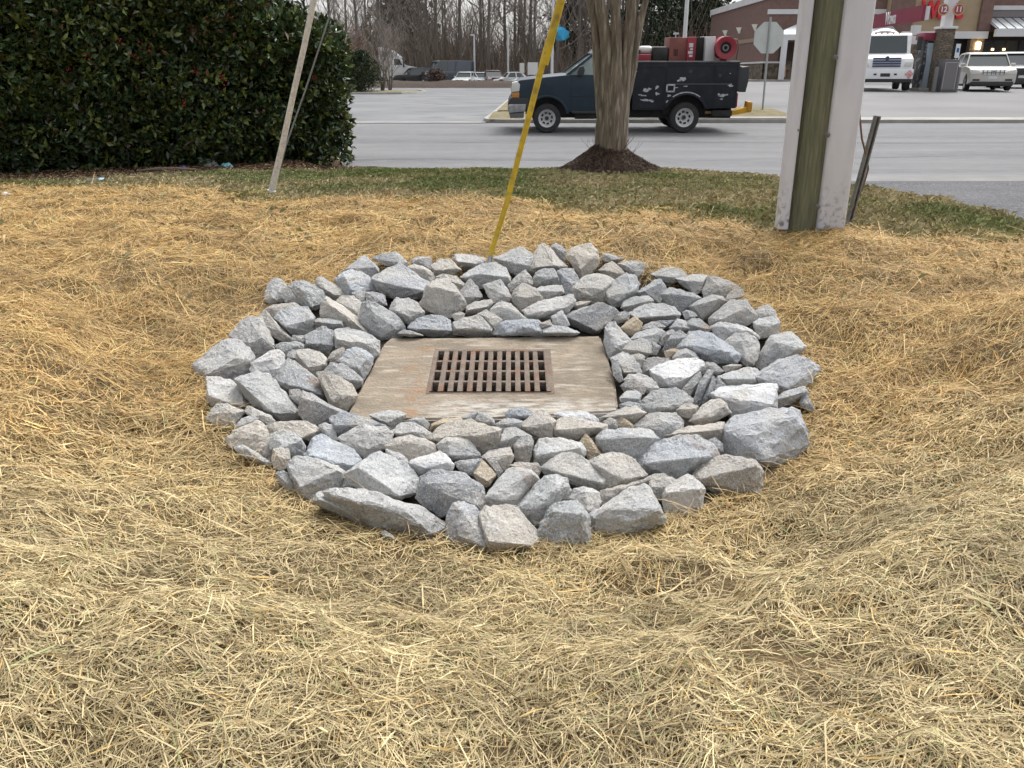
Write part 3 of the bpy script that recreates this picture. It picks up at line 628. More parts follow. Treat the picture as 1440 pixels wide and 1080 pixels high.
# ================================================================ DRAIN
def drain():
    ol = [Gz(x, y, SLABZ) for x, y in ((549, 475), (700, 474), (844, 472), (851, 490), (865, 537), (870, 578), (690, 588), (485, 590), (502, 554), (524, 515), (535, 491), (541, 481))]
    gw = (Gz(777, 521, SLABZ).x-Gz(605, 521, SLABZ).x)/2; gd = .5*(Gz(690, 490, SLABZ).y-Gz(690, 553, SLABZ).y)
    zc = lambda x, y: float(SLABZ(x, y))
    root = empty('drain_slab', (HC.x, HC.y, HC.z-.16), 'tan stained concrete slab of the storm drain inside the stone ring', 'drain slab')
    bm = bmesh.new(); vo = [bm.verts.new(p) for p in ol]; eo = [bm.edges.new((vo[i], vo[(i+1) % len(vo)])) for i in range(len(vo))]
    hp = [(HC.x+sx*(gw-.015), HC.y+sy*(gd-.015)) for sx, sy in ((-1, -1), (1, -1), (1, 1), (-1, 1))]
    vi = [bm.verts.new((x, y, zc(x, y))) for x, y in hp]; ei = [bm.edges.new((vi[i], vi[(i+1) % 4])) for i in range(4)]
    bmesh.ops.triangle_fill(bm, edges=eo+ei, use_beauty=True, normal=(0, 0, 1))
    inside = [f for f in bm.faces if abs(f.calc_center_median().x-HC.x) < gw*.8 and abs(f.calc_center_median().y-HC.y) < gd*.8]
    bmesh.ops.delete(bm, geom=inside, context='FACES_ONLY')
    r = bmesh.ops.extrude_face_region(bm, geom=bm.faces[:]); vv = [e for e in r['geom'] if isinstance(e, bmesh.types.BMVert)]
    for v in vv: v.co.z -= .16
    bmesh.ops.recalc_face_normals(bm, faces=bm.faces)
    ed = [e for e in bm.edges if len(e.link_faces) == 2 and e.calc_face_angle(0) > .6]
    bmesh.ops.bevel(bm, geom=ed, offset=.012, segments=2, affect='EDGES', clamp_overlap=True)
    for v in bm.verts: v.co -= root.location
    me = bpy.data.meshes.new('slab'); bm.to_mesh(me); bm.free(); me.shade_smooth(); me.set_sharp_from_angle(angle=.6)
    m = mat('slab_concrete', (.295, .242, .178), (.205, .168, .124), rough=.9, scale=3.5, bump=.8, bscale=60, stretch=(1, 2.0, 1), c3=(.36, .295, .22), s3=9)
    nt = m.node_tree; n, l = nt.nodes, nt.links; b = n['Principled BSDF']; prev = b.inputs['Base Color'].links[0].from_socket
    tc = n.new('ShaderNodeTexCoord'); sp = n.new('ShaderNodeSeparateXYZ'); l.new(tc.outputs['Object'], sp.inputs[0])
    def rng(sock, a, bb):
        q = n.new('ShaderNodeMapRange'); q.inputs[1].default_value = a; q.inputs[2].default_value = bb; l.new(sock, q.inputs[0]); return q.outputs[0]
    def mul(a, bb):
        q = n.new('ShaderNodeMath'); q.operation = 'MULTIPLY'
        for i, s in enumerate((a, bb)):
            if hasattr(s, 'links'): l.new(s, q.inputs[i])
            else: q.inputs[i].default_value = s
        return q.outputs[0]
    def nzz(sc, st, a, bb):
        mp = n.new('ShaderNodeMapping'); mp.inputs['Scale'].default_value = st; l.new(tc.outputs['Object'], mp.inputs[0])
        q = n.new('ShaderNodeTexNoise'); q.inputs['Scale'].default_value = sc; q.inputs['Detail'].default_value = 7; l.new(mp.outputs[0], q.inputs[0]); return rng(q.outputs[0], a, bb)
    def over(prev, f, c):
        x = n.new('ShaderNodeMix'); x.data_type = 'RGBA'; l.new(f, x.inputs[0]); l.new(prev, x.inputs[6]); x.inputs[7].default_value = (*c, 1); return x.outputs[2]
    band = mul(rng(sp.outputs[1], -gd-.03, -gd-.13), rng(sp.outputs[0], -.42, -.2))
    prev = over(prev, mul(mul(band, nzz(9, (1, 3.5, 1), .40, .60)), .65), (.60, .58, .54))          # lime bloom along the front edge
    prev = over(prev, mul(nzz(4.5, (1, 6, 1), .56, .70), .8), (.46, .41, .34))                      # pale streaks
    prev = over(prev, mul(nzz(16, (1, 2, 1), .55, .75), .55), (.11, .085, .06))                     # dark grime
    rx = mul(rng(sp.outputs[0], -gw-.20, -gw), rng(sp.outputs[0], -gw+.05, -gw-.05))
    prev = over(prev, mul(mul(rx, nzz(11, (1, 1, 1), .48, .66)), .55), (.33, .13, .03))              # rust run beside the grate
    l.new(prev, b.inputs['Base Color'])
    link('slab', me, m, root)
    pit = MB(); d = .9; z0 = HC.z-.02
    x0, x1, y0, y1 = HC.x-gw+.02, HC.x+gw-.02, HC.y-gd+.02, HC.y+gd-.02
    for a, b2 in (((x0, y0), (x1, y0)), ((x1, y0), (x1, y1)), ((x1, y1), (x0, y1)), ((x0, y1), (x0, y0))):
        pit.poly([(a[0], a[1], z0-d), (b2[0], b2[1], z0-d), (b2[0], b2[1], z0), (a[0], a[1], z0)])
    pit.poly([(x0, y0, z0-d), (x1, y0, z0-d), (x1, y1, z0-d), (x0, y1, z0-d)])
    pit.build('pit', mat('pit_wall', (.10, .075, .055), (.04, .03, .025), rough=.9, scale=6), root, world=True)
    # the iron grate, resting in the slab: frame, thirteen long bars, five cross bars
    gr = empty('drain_grate', (HC.x, HC.y, HC.z), 'rusty cast iron drain grate set in the concrete slab', 'grate')
    MI = mat('rusty_iron', (.155, .115, .088), (.225, .18, .145), rough=.8, scale=14, bump=.8, bscale=90, c3=(.22, .12, .07), s3=10, metal=.25)
    sl = .10
    def bar(x0, x1, y0, y1, t, b0, nm):
        q = MB(); zt = lambda y: sl*y+t
        q.add([(x0, y0, zt(y0)-b0), (x1, y0, zt(y0)-b0), (x1, y1, zt(y1)-b0), (x0, y1, zt(y1)-b0), (x0, y0, zt(y0)), (x1, y0, zt(y0)), (x1, y1, zt(y1)), (x0, y1, zt(y1))],
              [(3, 2, 1, 0), (4, 5, 6, 7), (0, 1, 5, 4), (1, 2, 6, 5), (2, 3, 7, 6), (3, 0, 4, 7)])
        q.build(nm, MI, gr, bevel=.004)
    iw = gw*.96; L0, L1 = -iw*.97, iw*.92
    bar(-gw, L0+.003, -gd, gd, .003, .05, 'frame'); bar(L1-.003, gw, -gd, gd, .003, .05, 'frame')
    bar(L0, L1, gd-.03, gd, .0018, .05, 'frame'); bar(L0, L1, -gd, -gd+.03, .0018, .05, 'frame')
    n = 12; pt = (L1-L0)/n
    for i in range(1, n): bar(L0+i*pt-pt*.28, L0+i*pt+pt*.28, -gd+.03, gd-.03, .0008, .055, 'long_bar')
    for j in range(1, 4):
        y = -gd+.03+j*(2*gd-.06)/4; bar(L0, L1, y-.012, y+.012, -.002, .05, 'cross_bar')
drain()
# ================================================================ STRAW, GRASS
def strands(cx, cy, L, Wd, ang, lift, tilt, arch, bend, roll, base=None, seg=3):
    n = len(cx); t = np.linspace(-.5, .5, seg+1)[None]; ca, sa = np.cos(ang)[:, None], np.sin(ang)[:, None]; Lc = L[:, None]
    off = bend[:, None]*(t**2-.08)*Lc
    px = cx[:, None]+ca*t*Lc-sa*off; py = cy[:, None]+sa*t*Lc+ca*off
    z = (Tz(px, py) if base is None else base(px, py))+lift[:, None]+tilt[:, None]*t*Lc+arch[:, None]*(.25-t**2)*Lc
    w = Wd[:, None]*.5*np.array([.55]+[1]*(seg-1)+[.4])[None]
    wx, wy, wz = -sa*np.cos(roll)[:, None]*w, ca*np.cos(roll)[:, None]*w, np.sin(roll)[:, None]*w
    A = np.stack([px+wx, py+wy, z+wz], -1); B = np.stack([px-wx, py-wy, z-wz], -1)
    V = np.stack([A, B], 2).reshape(-1, 3)                     # n, seg+1, 2
    k = np.arange(seg)*2; f = np.stack([k, k+1, k+3, k+2], 1)[None]+(np.arange(n)*(2*(seg+1)))[:, None, None]
    return V, f.reshape(-1, 4)
def scatter(dens_max, y0, y1, xh, fn):
    A = (y1-y0)*2*xh; n = int(A*dens_max); x = RNG.uniform(-xh, xh, n); y = RNG.uniform(y0, y1, n)
    keep = RNG.random(n) < fn(x, y); return x[keep], y[keep]
def frustum(x, y): return (np.abs(x) < .70*y+1.1)
def make_straw():
    def dens(x, y):
        r = np.hypot(x, y-EC); out = r > ring_edge(x, y)-.10+.10*(vn(x*7, y*7, 5)-.5)
        near = 1/(1+np.clip(y-2.2, 0, 9)*.38)
        patch = np.clip(-.05+2.0*fbm(x*2.6, y*2.6, 77), .3, 1.3)
        thin = 1-.30*(1-ss(1.9, 2.9, y))*(fbm(x*4, y*4, 91) < .42)
        return frustum(x, y)*out*near*patch*thin*straw_mask(x, y)
    x, y = scatter(16000, .85, 11.5, 8.0, dens); n = len(x)
    L = np.clip(RNG.lognormal(math.log(.058), .5, n), .018, .26)*(1+.24*np.clip(y-3, 0, 4)); Wd = RNG.uniform(.0012, .0042, n)*(1+.13*np.clip(y-2.5, 0, 6))
    big = RNG.random(n) < .06; Wd = np.where(big, Wd*1.7, Wd); L = np.where(big, L*1.5, L)
    ang = (fbm(x*1.4, y*1.4, 15)*4+.3)*np.pi+RNG.normal(0, 1.25, n)
    lay = RNG.random(n)**1.4; lift = lay*(.008+.040*fbm(x*3, y*3, 19))
    tl, ar, be, ro = RNG.normal(0, .20, n), np.abs(RNG.normal(0, .10, n)), RNG.normal(0, .16, n), RNG.normal(0, .5, n)
    gold = ss(2.1, 4.5, y+2.0*(fbm(x*1.1, y*1.1, 55)-.5)); g = gold[:, None]
    pale = np.array([.50, .40, .215]); fresh = np.array([.60, .405, .165])
    c = (pale*(1-g)+fresh*g)*(.70+.6*fbm(x*3.3, y*3.3, 66))[:, None]
    r = RNG.random((n, 1)); c = c*(.50+.70*RNG.random((n, 1))**.8)
    c = np.where(r < .10, c*np.array([1.35, 1.33, 1.35]), c); c = np.where((r > .88), c*np.array([.55, .50, .45]), c)
    c = np.where((r > .80)*(r < .84)*(1-.7*g), np.array([.30, .31, .13])*(.6+.6*RNG.random((n, 1))), c); c = np.where((r > .84)*(r < .88), c*np.array([1.1, .92, .62]), c)
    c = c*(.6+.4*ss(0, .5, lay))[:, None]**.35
    c = np.clip(c, 0, .75); Vs, Fs, Cs, k0 = [], [], [], 0
    for m, sg in ((y < 4.3, 2), (y >= 4.3, 1)):            # nearer stalks are bent, farther ones straight
        V, F = strands(x[m], y[m], L[m], Wd[m], ang[m], lift[m]+.002, tl[m], ar[m], be[m], ro[m], seg=sg); Vs.append(V); Fs.append(F+k0); Cs.append(np.repeat(c[m], 2*(sg+1), 0)); k0 += len(V)
    V, F, cols = np.concatenate(Vs), np.concatenate(Fs), np.concatenate(Cs)
    o = link('straw', npmesh('straw', V, F, cols), mat('straw_stalk', (.5, .4, .2), attr='col', rough=.62, spec=.3))
    tag(o, 'golden straw mulch spread thickly over the ground around the stones', 'straw', kind='stuff')
    # stray stalks lying over the outer stones
    m = 520; th = RNG.uniform(-math.pi, math.pi, m); rr = ring_edge(np.cos(th), EC+np.sin(th))-np.abs(RNG.normal(0, .09, m)); x, y = np.cos(th)*rr, EC+np.sin(th)*rr
    V, F = strands(x, y, RNG.uniform(.05, .22, m), RNG.uniform(.0016, .004, m), RNG.uniform(0, 6.28, m), RNG.uniform(.02, .10, m), RNG.normal(0, .3, m), RNG.uniform(0, .5, m), RNG.normal(0, .4, m), RNG.normal(0, .6, m), base=lambda a, b: Rz(b))
    c = np.repeat(np.array([.50, .37, .19])*(.6+.6*RNG.random((m, 1))), 8, 0)
    tag(link('straw', npmesh('straw', V, F, c), MATS['straw_stalk']), 'stray straw stalks caught on the outermost stones', 'straw', kind='stuff')
make_straw()
def make_grass():
    def dens(x, y):
        hd = hedge_dist(x, y)
        lim = np.where(x < drive_edge(y)-.02, 1, 0)*(y < 13.9+.25*vn(x*2, y*0, 3))
        mu = np.hypot((x-MOUND.x)/.85, (y-MOUND.y)/.72) > 1
        return (np.abs(x) < .68*y+1)*lim*(1-.96*straw_mask(x, y))*(hd > 2.0+.4*vn(x*3, y*3, 2))*mu*(.45+.55*GREENY(x, y))*(r_ok(x, y))
    r_ok = lambda x, y: (np.hypot(x, y-EC) > ring_edge(x, y)+.2)
    x, y = scatter(2600, 5.5, 14.2, 10.5, dens); n = len(x)
    gr = np.clip(GREENY(x, y)*1.15+RNG.normal(0, .22, n), 0, 1); edge = ss(.5, .0, drive_edge(y)-x)*(y > DWY[2]); gr = gr*(1-.8*edge)
    lush = np.exp(-((x-P(690, 236, 12.9).x)/1.9)**2-((y-12.7)/.8)**2); gr = np.clip(gr*.8+lush*.55, 0, 1)
    H = RNG.uniform(.025, .075, n)*(1+.5*lush); a = RNG.uniform(0, 6.28, n); lean = RNG.uniform(.3, 1.6, n)*H; w = RNG.uniform(.003, .006, n)
    z = Tz(x, y); wx, wy = -np.sin(a)*w, np.cos(a)*w; dx, dy = np.cos(a)*lean, np.sin(a)*lean
    V = np.stack([np.stack([x-wx, y-wy, z-.005], -1), np.stack([x+wx, y+wy, z-.005], -1), np.stack([x+dx*.45+wx*.8, y+dy*.45+wy*.8, z+H*.7], -1), np.stack([x+dx, y+dy, z+H*(1.05-.5*np.minimum(1, lean/H/1.6))], -1)], 1).reshape(-1, 3)
    i = np.arange(n)*4; F = np.concatenate([np.stack([i, i+1, i+2], 1), np.stack([i, i+2, i+3], 1)])
    gcol = np.array([.155, .20, .06]); tan = np.array([.42, .35, .20])
    c = (gcol*gr[:, None]+tan*(1-gr[:, None]))*(.55+.8*RNG.random((n, 1)))
    tag(link('grass', npmesh('grass', V, F, np.repeat(c, 4, 0)), mat('grass_blade', (.1, .15, .05), attr='col', rough=.7, spec=.3)), 'patchy half dormant winter grass between the straw and the road', 'grass', kind='stuff')
make_grass()
def litter_layer(name, label, x, y, L, Wd, cols, lift=.03):
    n = len(x)
    V, F = strands(x, y, L, Wd, RNG.uniform(0, 6.28, n), RNG.uniform(0, lift, n), RNG.normal(0, .3, n), RNG.normal(0, .3, n), RNG.normal(0, .3, n), RNG.normal(0, .8, n), seg=1)
    c = cols[RNG.integers(0, len(cols), n)]*(.5+.9*RNG.random((n, 1)))
    tag(link(name, npmesh(name, V, F, np.repeat(c, 4, 0)), mat('litter_bits', (.1, .06, .04), attr='col', rough=.85, spec=.2)), label, 'ground cover', kind='stuff')
def make_litter():
    x = RNG.uniform(-9.5, -2.2, 60000); y = RNG.uniform(9.0, 15, 60000); d = hedge_dist(x, y)
    k = (RNG.random(60000) < 1-ss(1.9, 2.9, d+.9*(fbm(x*2, y*2, 8)-.5))); x, y = x[k], y[k]; n = len(x)
    litter_layer('leaf_litter', 'dead brown leaves and twigs under the hedge', x, y, RNG.uniform(.02, .07, n), RNG.uniform(.01, .03, n), np.array([[.12, .07, .04], [.2, .12, .07], [.06, .04, .03], [.3, .22, .13]]))
    n = 26000; a = RNG.uniform(0, 6.28, n); r = np.sqrt(RNG.random(n)); x = MOUND.x+np.cos(a)*r*1.02; y = MOUND.y+np.sin(a)*r*.86
    litter_layer('bark_mulch', 'dark shredded bark mulch heaped round the tree foot', x, y, RNG.uniform(.02, .08, n), RNG.uniform(.004, .014, n), np.array([[.05, .033, .025], [.085, .056, .042], [.03, .02, .016], [.15, .105, .075]]), .03)
make_litter()

# ================================================================ HEDGE AND ITS LITTER
def leaf_cloud(C, Nrm, size, rnd, per=7, spread=.9):
    """rosettes of folded leaves: C (n,3) centres, Nrm (n,3) sprig axes"""
    n = len(C); C = np.repeat(C, per, 0); A = np.repeat(Nrm, per, 0); m = len(C)
    R = rnd.normal(0, 1, (m, 3)); d = A*1.0+R*spread; d /= np.linalg.norm(d, axis=1, keepdims=True)
    s = np.cross(d, rnd.normal(0, 1, (m, 3))); s /= np.linalg.norm(s, axis=1, keepdims=True)+1e-9; u = np.cross(s, d)
    L = (size*rnd.uniform(.5, 1.4, m))[:, None]; w = L*rnd.uniform(.17, .24, m)[:, None]
    b = C+d*L*.10; mid = C+d*L*.55; tip = C+d*L-u*L*.10
    V = np.stack([b, mid+s*w+u*w*.35, tip, mid-s*w+u*w*.35], 1).reshape(-1, 3)
    i = np.arange(m)*4; F = np.concatenate([np.stack([i, i+1, i+2], 1), np.stack([i, i+2, i+3], 1)])
    return V, F, m
def make_hedge():
    d = (HB-HA); Lh = d.length; d.normalize(); nv = Vector((-d.y, d.x, 0)); root = empty('holly_hedge', (-6, 13.3, .05), 'dense dark green holly hedge with red berries on the left', 'hedge')
    rnd = np.random.default_rng(3); n = 19000
    t = rnd.uniform(-.15, 1.06, n)*Lh; a = rnd.uniform(-.12, 1.12, n)*math.pi
    dep = 1-np.abs(rnd.normal(0, .12, n))
    inner = rnd.random(n) < .22; dep = np.where(inner, rnd.uniform(.35, .9, n), dep)
    endf = np.sqrt(np.clip(1-((t-Lh*.93)/(Lh*.14)).clip(0, 1)**2, 0, 1))
    Hh = np.interp(t/Lh, [-.2, .4, .62, .85, 1.06], [3.4, 3.3, 3.1, 2.7, 2.05])*(1+.10*(fbm(t*.9, a*2, 6)-.5)*2); Wh = 1.05*(1+.2*(fbm(t*1.3, a*2.5, 5)-.5)*2)
    ca, sa = np.cos(a), np.sin(a); sg = lambda v, p: np.sign(v)*np.abs(v)**p
    lx = sg(ca, .6)*Wh*dep*endf; z = .28+(Hh-.28)*(.5+.5*np.sin((a-math.pi/2)*1.0+math.pi/2)*0+.5*0)  # placeholder
    z = np.where(rnd.random(n) < .62, .07+(Hh-.35)*rnd.random(n), Hh*(.80+.20*sg(np.clip(sa, 0, 1), .5))*dep)
    lx = np.where(z < Hh*.80, np.where(rnd.random(n) < .64, -1, 1)*Wh*dep*endf*np.where(z < .6, .80+.2*z/.6, 1), lx)
    lx = lx*(1+.42*(fbm(t*1.2, z*1.5, 44)-.5)*2)*(.86+.14*ss(0, .7, z)); z = z*(1+.05*(fbm(t*1.6, t*0, 45)-.5)*2)
    t = np.where(endf < .999, Lh*.93+(t-Lh*.93)*np.clip(dep, .3, 1), t)
    C = np.stack([HA.x+d.x*t+nv.x*lx, HA.y+d.y*t+nv.y*lx, .02+z], 1)
    C += rnd.normal(0, .05, C.shape)
    Nn = np.stack([nv.x*lx/1.1+d.x*(1-endf)*.8, nv.y*lx/1.1+d.y*(1-endf)*.8, .35+1.2*(z > Hh*.8)], 1); Nn /= np.linalg.norm(Nn, axis=1, keepdims=True)
    keep = (z > .45) | (rnd.random(n) < .85); C, Nn, inner = C[keep], Nn[keep], inner[keep]
    V, F, m = leaf_cloud(C, Nn, .122, rnd)
    k = len(C); tone = np.repeat(fbm(C[:, 0]*2, C[:, 2]*2+C[:, 1], 12), 7)[:, None]; young_glint = np.repeat(rnd.random(k) < .25, 7)[:, None]  # yellow-green young leaves, share raised to put leaf highlights into the colour
    c = np.array([.046, .076, .03])*(.55+.9*tone)*(.6+.8*rnd.random((m, 1))); c = np.where(young_glint, np.array([.13, .165, .04])*(.6+.7*rnd.random((m, 1))), c)
    c = np.where(rnd.random((m, 1)) < .04, np.array([.10, .055, .03]), c)
    V = V-np.array(root.location)
    o = link('foliage', npmesh('foliage', V, F, np.repeat(c, 4, 0)), mat('holly_leaf', (.03, .06, .02), attr='col', rough=.32, spec=.6), root); o['kind'] = 'stuff'
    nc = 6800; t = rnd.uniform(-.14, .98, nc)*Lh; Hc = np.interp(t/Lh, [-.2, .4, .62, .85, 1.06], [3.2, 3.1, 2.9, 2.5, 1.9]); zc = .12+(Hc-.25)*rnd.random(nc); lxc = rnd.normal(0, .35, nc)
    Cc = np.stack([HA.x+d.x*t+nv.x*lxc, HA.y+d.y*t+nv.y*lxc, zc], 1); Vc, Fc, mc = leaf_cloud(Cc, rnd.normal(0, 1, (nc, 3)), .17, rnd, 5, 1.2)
    o = link('inner_foliage', npmesh('inner_foliage', Vc-np.array(root.location), Fc, np.repeat(np.array([.018, .030, .012])*(.6+.8*rnd.random((mc, 1))), 4, 0)), MATS['holly_leaf'], root); o['kind'] = 'stuff'  # core leaves in a darkened green: shade of the hedge interior in the colour
    q = MB(); b = MB()
    for i in range(26):
        tt = Lh*(-.1+1.1*i/34+random.uniform(-.03, .03)); lx = random.uniform(-.6, .6); p = HA+d*tt+nv*lx; p.z = float(Nz(p.x, p.y))-.03
        h = float(np.interp(tt/Lh, [-.2, .4, .62, .85, 1.06], [3.2, 3.1, 2.9, 2.5, 2.0]))*.8
        for _ in range(3):
            e = p+d*random.uniform(-.35, .35)+nv*random.uniform(-.5, .5)
            q.tube([p, p.lerp(e, .3)+Vector((0, 0, h*.35)), e+Vector((0, 0, h))], [.022, .016, .006], 5)
    q.build('stems', mat('hedge_stem', (.07, .06, .05), (.12, .10, .08), rough=.9, scale=20), root, world=True)
    idx = rnd.choice(np.where((~inner) & (C[:, 2] > 1.0))[0], 150, replace=False)
    for j in idx:
        if vn(np.array([C[j, 0]*1.3]), np.array([C[j, 2]*1.3]), 2)[0] < .42: continue
        for _ in range(rnd.integers(5, 12)):
            p = Vector(C[j])+Vector(rnd.normal(0, .032, 3))+Vector(Nn[j])*.05; r = rnd.uniform(.009, .013)
            b.lathe([(.001, -r), (r*.8, -r*.6), (r, 0), (r*.8, r*.6), (.001, r)], p, (0, 0, 1), 6)
    o = b.build('berries', mat('red_berry', (.55, .02, .045), rough=.35), root, world=True, smooth=True); o['kind'] = 'stuff'
make_hedge()
GND = lambda px, py: (lambda p: Vector((p.x, p.y, float(Tz(p.x, p.y)))))(Gz(px, py, Tz))
def crumple(name, label, cat, px, py, w, d, h, m, seed):
    c = GND(px, py); rnd = random.Random(seed); bm = bmesh.new(); bmesh.ops.create_icosphere(bm, subdivisions=3, radius=1)
    for v in bm.verts:
        q = v.co.copy(); k = 1+.5*noise.noise(q*1.7+Vector((seed, 0, 0)))+.35*noise.noise(q*4+Vector((0, seed, 0))); v.co = Vector((q.x*w*k, q.y*d*k, max(q.z*h*k, -.02)+.02))
    me = bpy.data.meshes.new(name); bm.to_mesh(me); bm.free()
    o = link(name, me, m); o.location = c; return tag(o, label, cat)
crumple('plastic_bag', 'crumpled whitish plastic bag at the foot of the hedge', 'litter', 291, 234, .17, .10, .085, mat('bag_white', (.55, .56, .56), (.42, .43, .44), rough=.35, scale=12), 3)
crumple('plastic_wrapper', 'turquoise plastic wrapper lying right of the white bag', 'litter', 319, 236, .095, .07, .05, mat('wrapper_teal', (.10, .40, .45), (.35, .5, .55), rough=.3, scale=16), 8)
crumple('plastic_wrapper', 'dark teal wrapper in the shade under the hedge', 'litter', 155, 230, .15, .07, .035, mat('wrapper_dteal', (.03, .16, .17), (.05, .2, .2), rough=.4, scale=12), 5)
crumple('plastic_wrapper', 'small deep blue wrapper beside the stick under the hedge', 'litter', 257, 238, .06, .04, .03, mat('wrapper_blue', (.06, .08, .22), (.1, .13, .3), rough=.4, scale=16), 12)
crumple('paper_scrap', 'crumpled white scrap on the ground at the far left edge', 'litter', 9, 277, .05, .045, .035, mat('scrap_white', (.62, .62, .62), (.4, .4, .42), rough=.6, scale=30), 9)
crumple('paper_scrap', 'tiny pale scrap lying right of the bottle', 'litter', 204, 256, .035, .03, .015, MATS['scrap_white'], 19)
def bottle():
    p = GND(141, 259); r = empty('plastic_bottle', p+Vector((0, 0, .045)), 'clear plastic bottle with pale blue label lying before the hedge', 'bottle', rz=math.radians(8))
    M = mat('clear_plastic', (.7, .72, .72), rough=.12, trans=.85); prof = [(.001, -.16), (.032, -.155), (.038, -.13), (.036, -.02), (.038, .06), (.03, .11), (.014, .145), (.013, .165), (.001, .166)]
    MB().lathe([(a, b) for a, b in prof], (0, 0, 0), (1, 0, 0), 14).build('body', M, r, smooth=True)
    MB().lathe([(.0385, .0), (.0395, .002), (.0395, .062), (.0385, .064)], (0, 0, 0), (1, 0, 0), 14).build('paper_label', mat('bottle_label', (.30, .55, .72), (.55, .7, .8), scale=30), r, smooth=True)
    MB().lathe([(.001, .164), (.015, .164), (.015, .182), (.001, .182)], (0, 0, 0), (1, 0, 0), 12).build('cap', mat('bottle_cap', (.7, .72, .74), rough=.4), r)
bottle()
a, b = GND(193, 244), GND(276, 242); q = MB(); o0 = a
q.tube([a+Vector((0, 0, .04)), a.lerp(b, .35)+Vector((0, 0, .06)), a.lerp(b, .7)+Vector((0, 0, .05)), b+Vector((0, 0, .035))], [.012, .026, .026, .018], 7, .15)
tag(q.build('fallen_branch', mat('dead_branch', (.20, .15, .11), (.12, .09, .065), scale=15, bump=.6, stretch=(1, 5, 5)), smooth=True), 'dead brown branch lying on the litter under the hedge', 'branch')

# ================================================================ POLES, GUY WIRES
def line3(pts, y0, y1):                      # photo points along a straight rod whose ends stand at distances y0 and y1
    n = len(pts); return [P(px, py, y0+(y1-y0)*i/(n-1)) for i, (px, py) in enumerate(pts)]
def yellow_guard():
    base = P(689, 362, 6.25); r = empty('guy_wire', base, 'yellow plastic guard on a guy wire rising from the stones', 'guy wire')
    pts = line3([(689, 361), (712, 287), (733, 206), (757, 112), (772, 56)], 6.25, 6.08)
    Y = mat('yellow_plastic', (.60, .42, .02), (.46, .31, .02), rough=.5, scale=9, c3=(.24, .16, .04), s3=14)
    lo = MB(); lo.tube(pts, [.019, .020, .021, .022, .023], 10); lo.build('guard', Y, r, smooth=True, world=True)
    d = (pts[-1]-pts[-2]).normalized(); e = pts[-1]
    up = [e-d*.16+Vector((.012, -.008, 0)), e+d*.3+Vector((.008, -.008, 0)), e+d*1.6]
    MB().tube(up, [.029, .029, .029], 10).build('guard', Y, r, smooth=True, world=True)
    MB().tube([e+d*1.5, e+d*6.0], .008, 6).build('wire', mat('steel_wire', (.35, .35, .36), rough=.5, metal=.8), r, world=True)
    rod = [base+d*.03, P(684, 383, 6.17), P(679, 408, 6.05)]
    MB().tube(rod, .012, 8).build('anchor_rod', mat('galvanised', (.32, .33, .35), (.24, .25, .27), rough=.45, metal=.7, scale=30), r, world=True, smooth=True)
    MB().tube([base+d*.02+Vector((.012, 0, 0)), P(691, 385, 6.2)], .006, 6).build('wire_tail', MATS['galvanised'], r, world=True)
    fl = P(790, 47, 6.0); q = MB(); w = .052
    pv = [(-.62, .35), (-.45, .85), (.35, .7), (.5, .5), (.95, .2), (.9, -.5), (.2, -.85), (-.75, -.8), (-.55, -.1)]
    A = [fl+Vector((a*w, .012*math.sin(a*3+b*2), b*w)) for a, b in pv]; q.loft(A, [p+Vector((0, .003, 0)) for p in A])
    tag(q.build('plastic_scrap', mat('blue_plastic', (.01, .33, .62), (.01, .24, .5), rough=.35, scale=20)), 'bright blue plastic scrap caught on the yellow guy guard', 'litter')
yellow_guard()
def white_guard():
    base = GND(380, 277); Y0 = base.y; pts = line3([(379, 281), (397, 205), (413, 130), (428, 64), (444, -12)], Y0, Y0-.3); d = (pts[-1]-pts[-2]).normalized()
    r = empty('guy_wire', base, 'leaning weathered white guy guard tube in front of the hedge', 'guy wire')
    MB().tube(pts+[pts[-1]+d*1.2], [.036, .033, .031, .031, .031, .031], 12, .04).build('guard', mat('weathered_white', (.60, .59, .56), (.42, .41, .385), rough=.75, scale=26, contrast=(.45, .7), bump=.4, bscale=50), r, smooth=True, world=True)
    w = line3([(390, 250), (402, 205), (430, 125), (466, 15), (480, -30)], Y0+.12, Y0+.5); d2 = (w[-1]-w[-2]).normalized()
    MB().tube(w+[w[-1]+d2*5], .011, 6).build('wire', mat('dull_wire', (.20, .20, .20), rough=.6, metal=.5), r, world=True)
    MB().tube([pts[0]-Vector((0, 0, .06)), pts[0]+(pts[1]-pts[0])*.18], .05, 8, .2).build('torn_foot', MATS['weathered_white'], r, smooth=True, world=True)
white_guard()
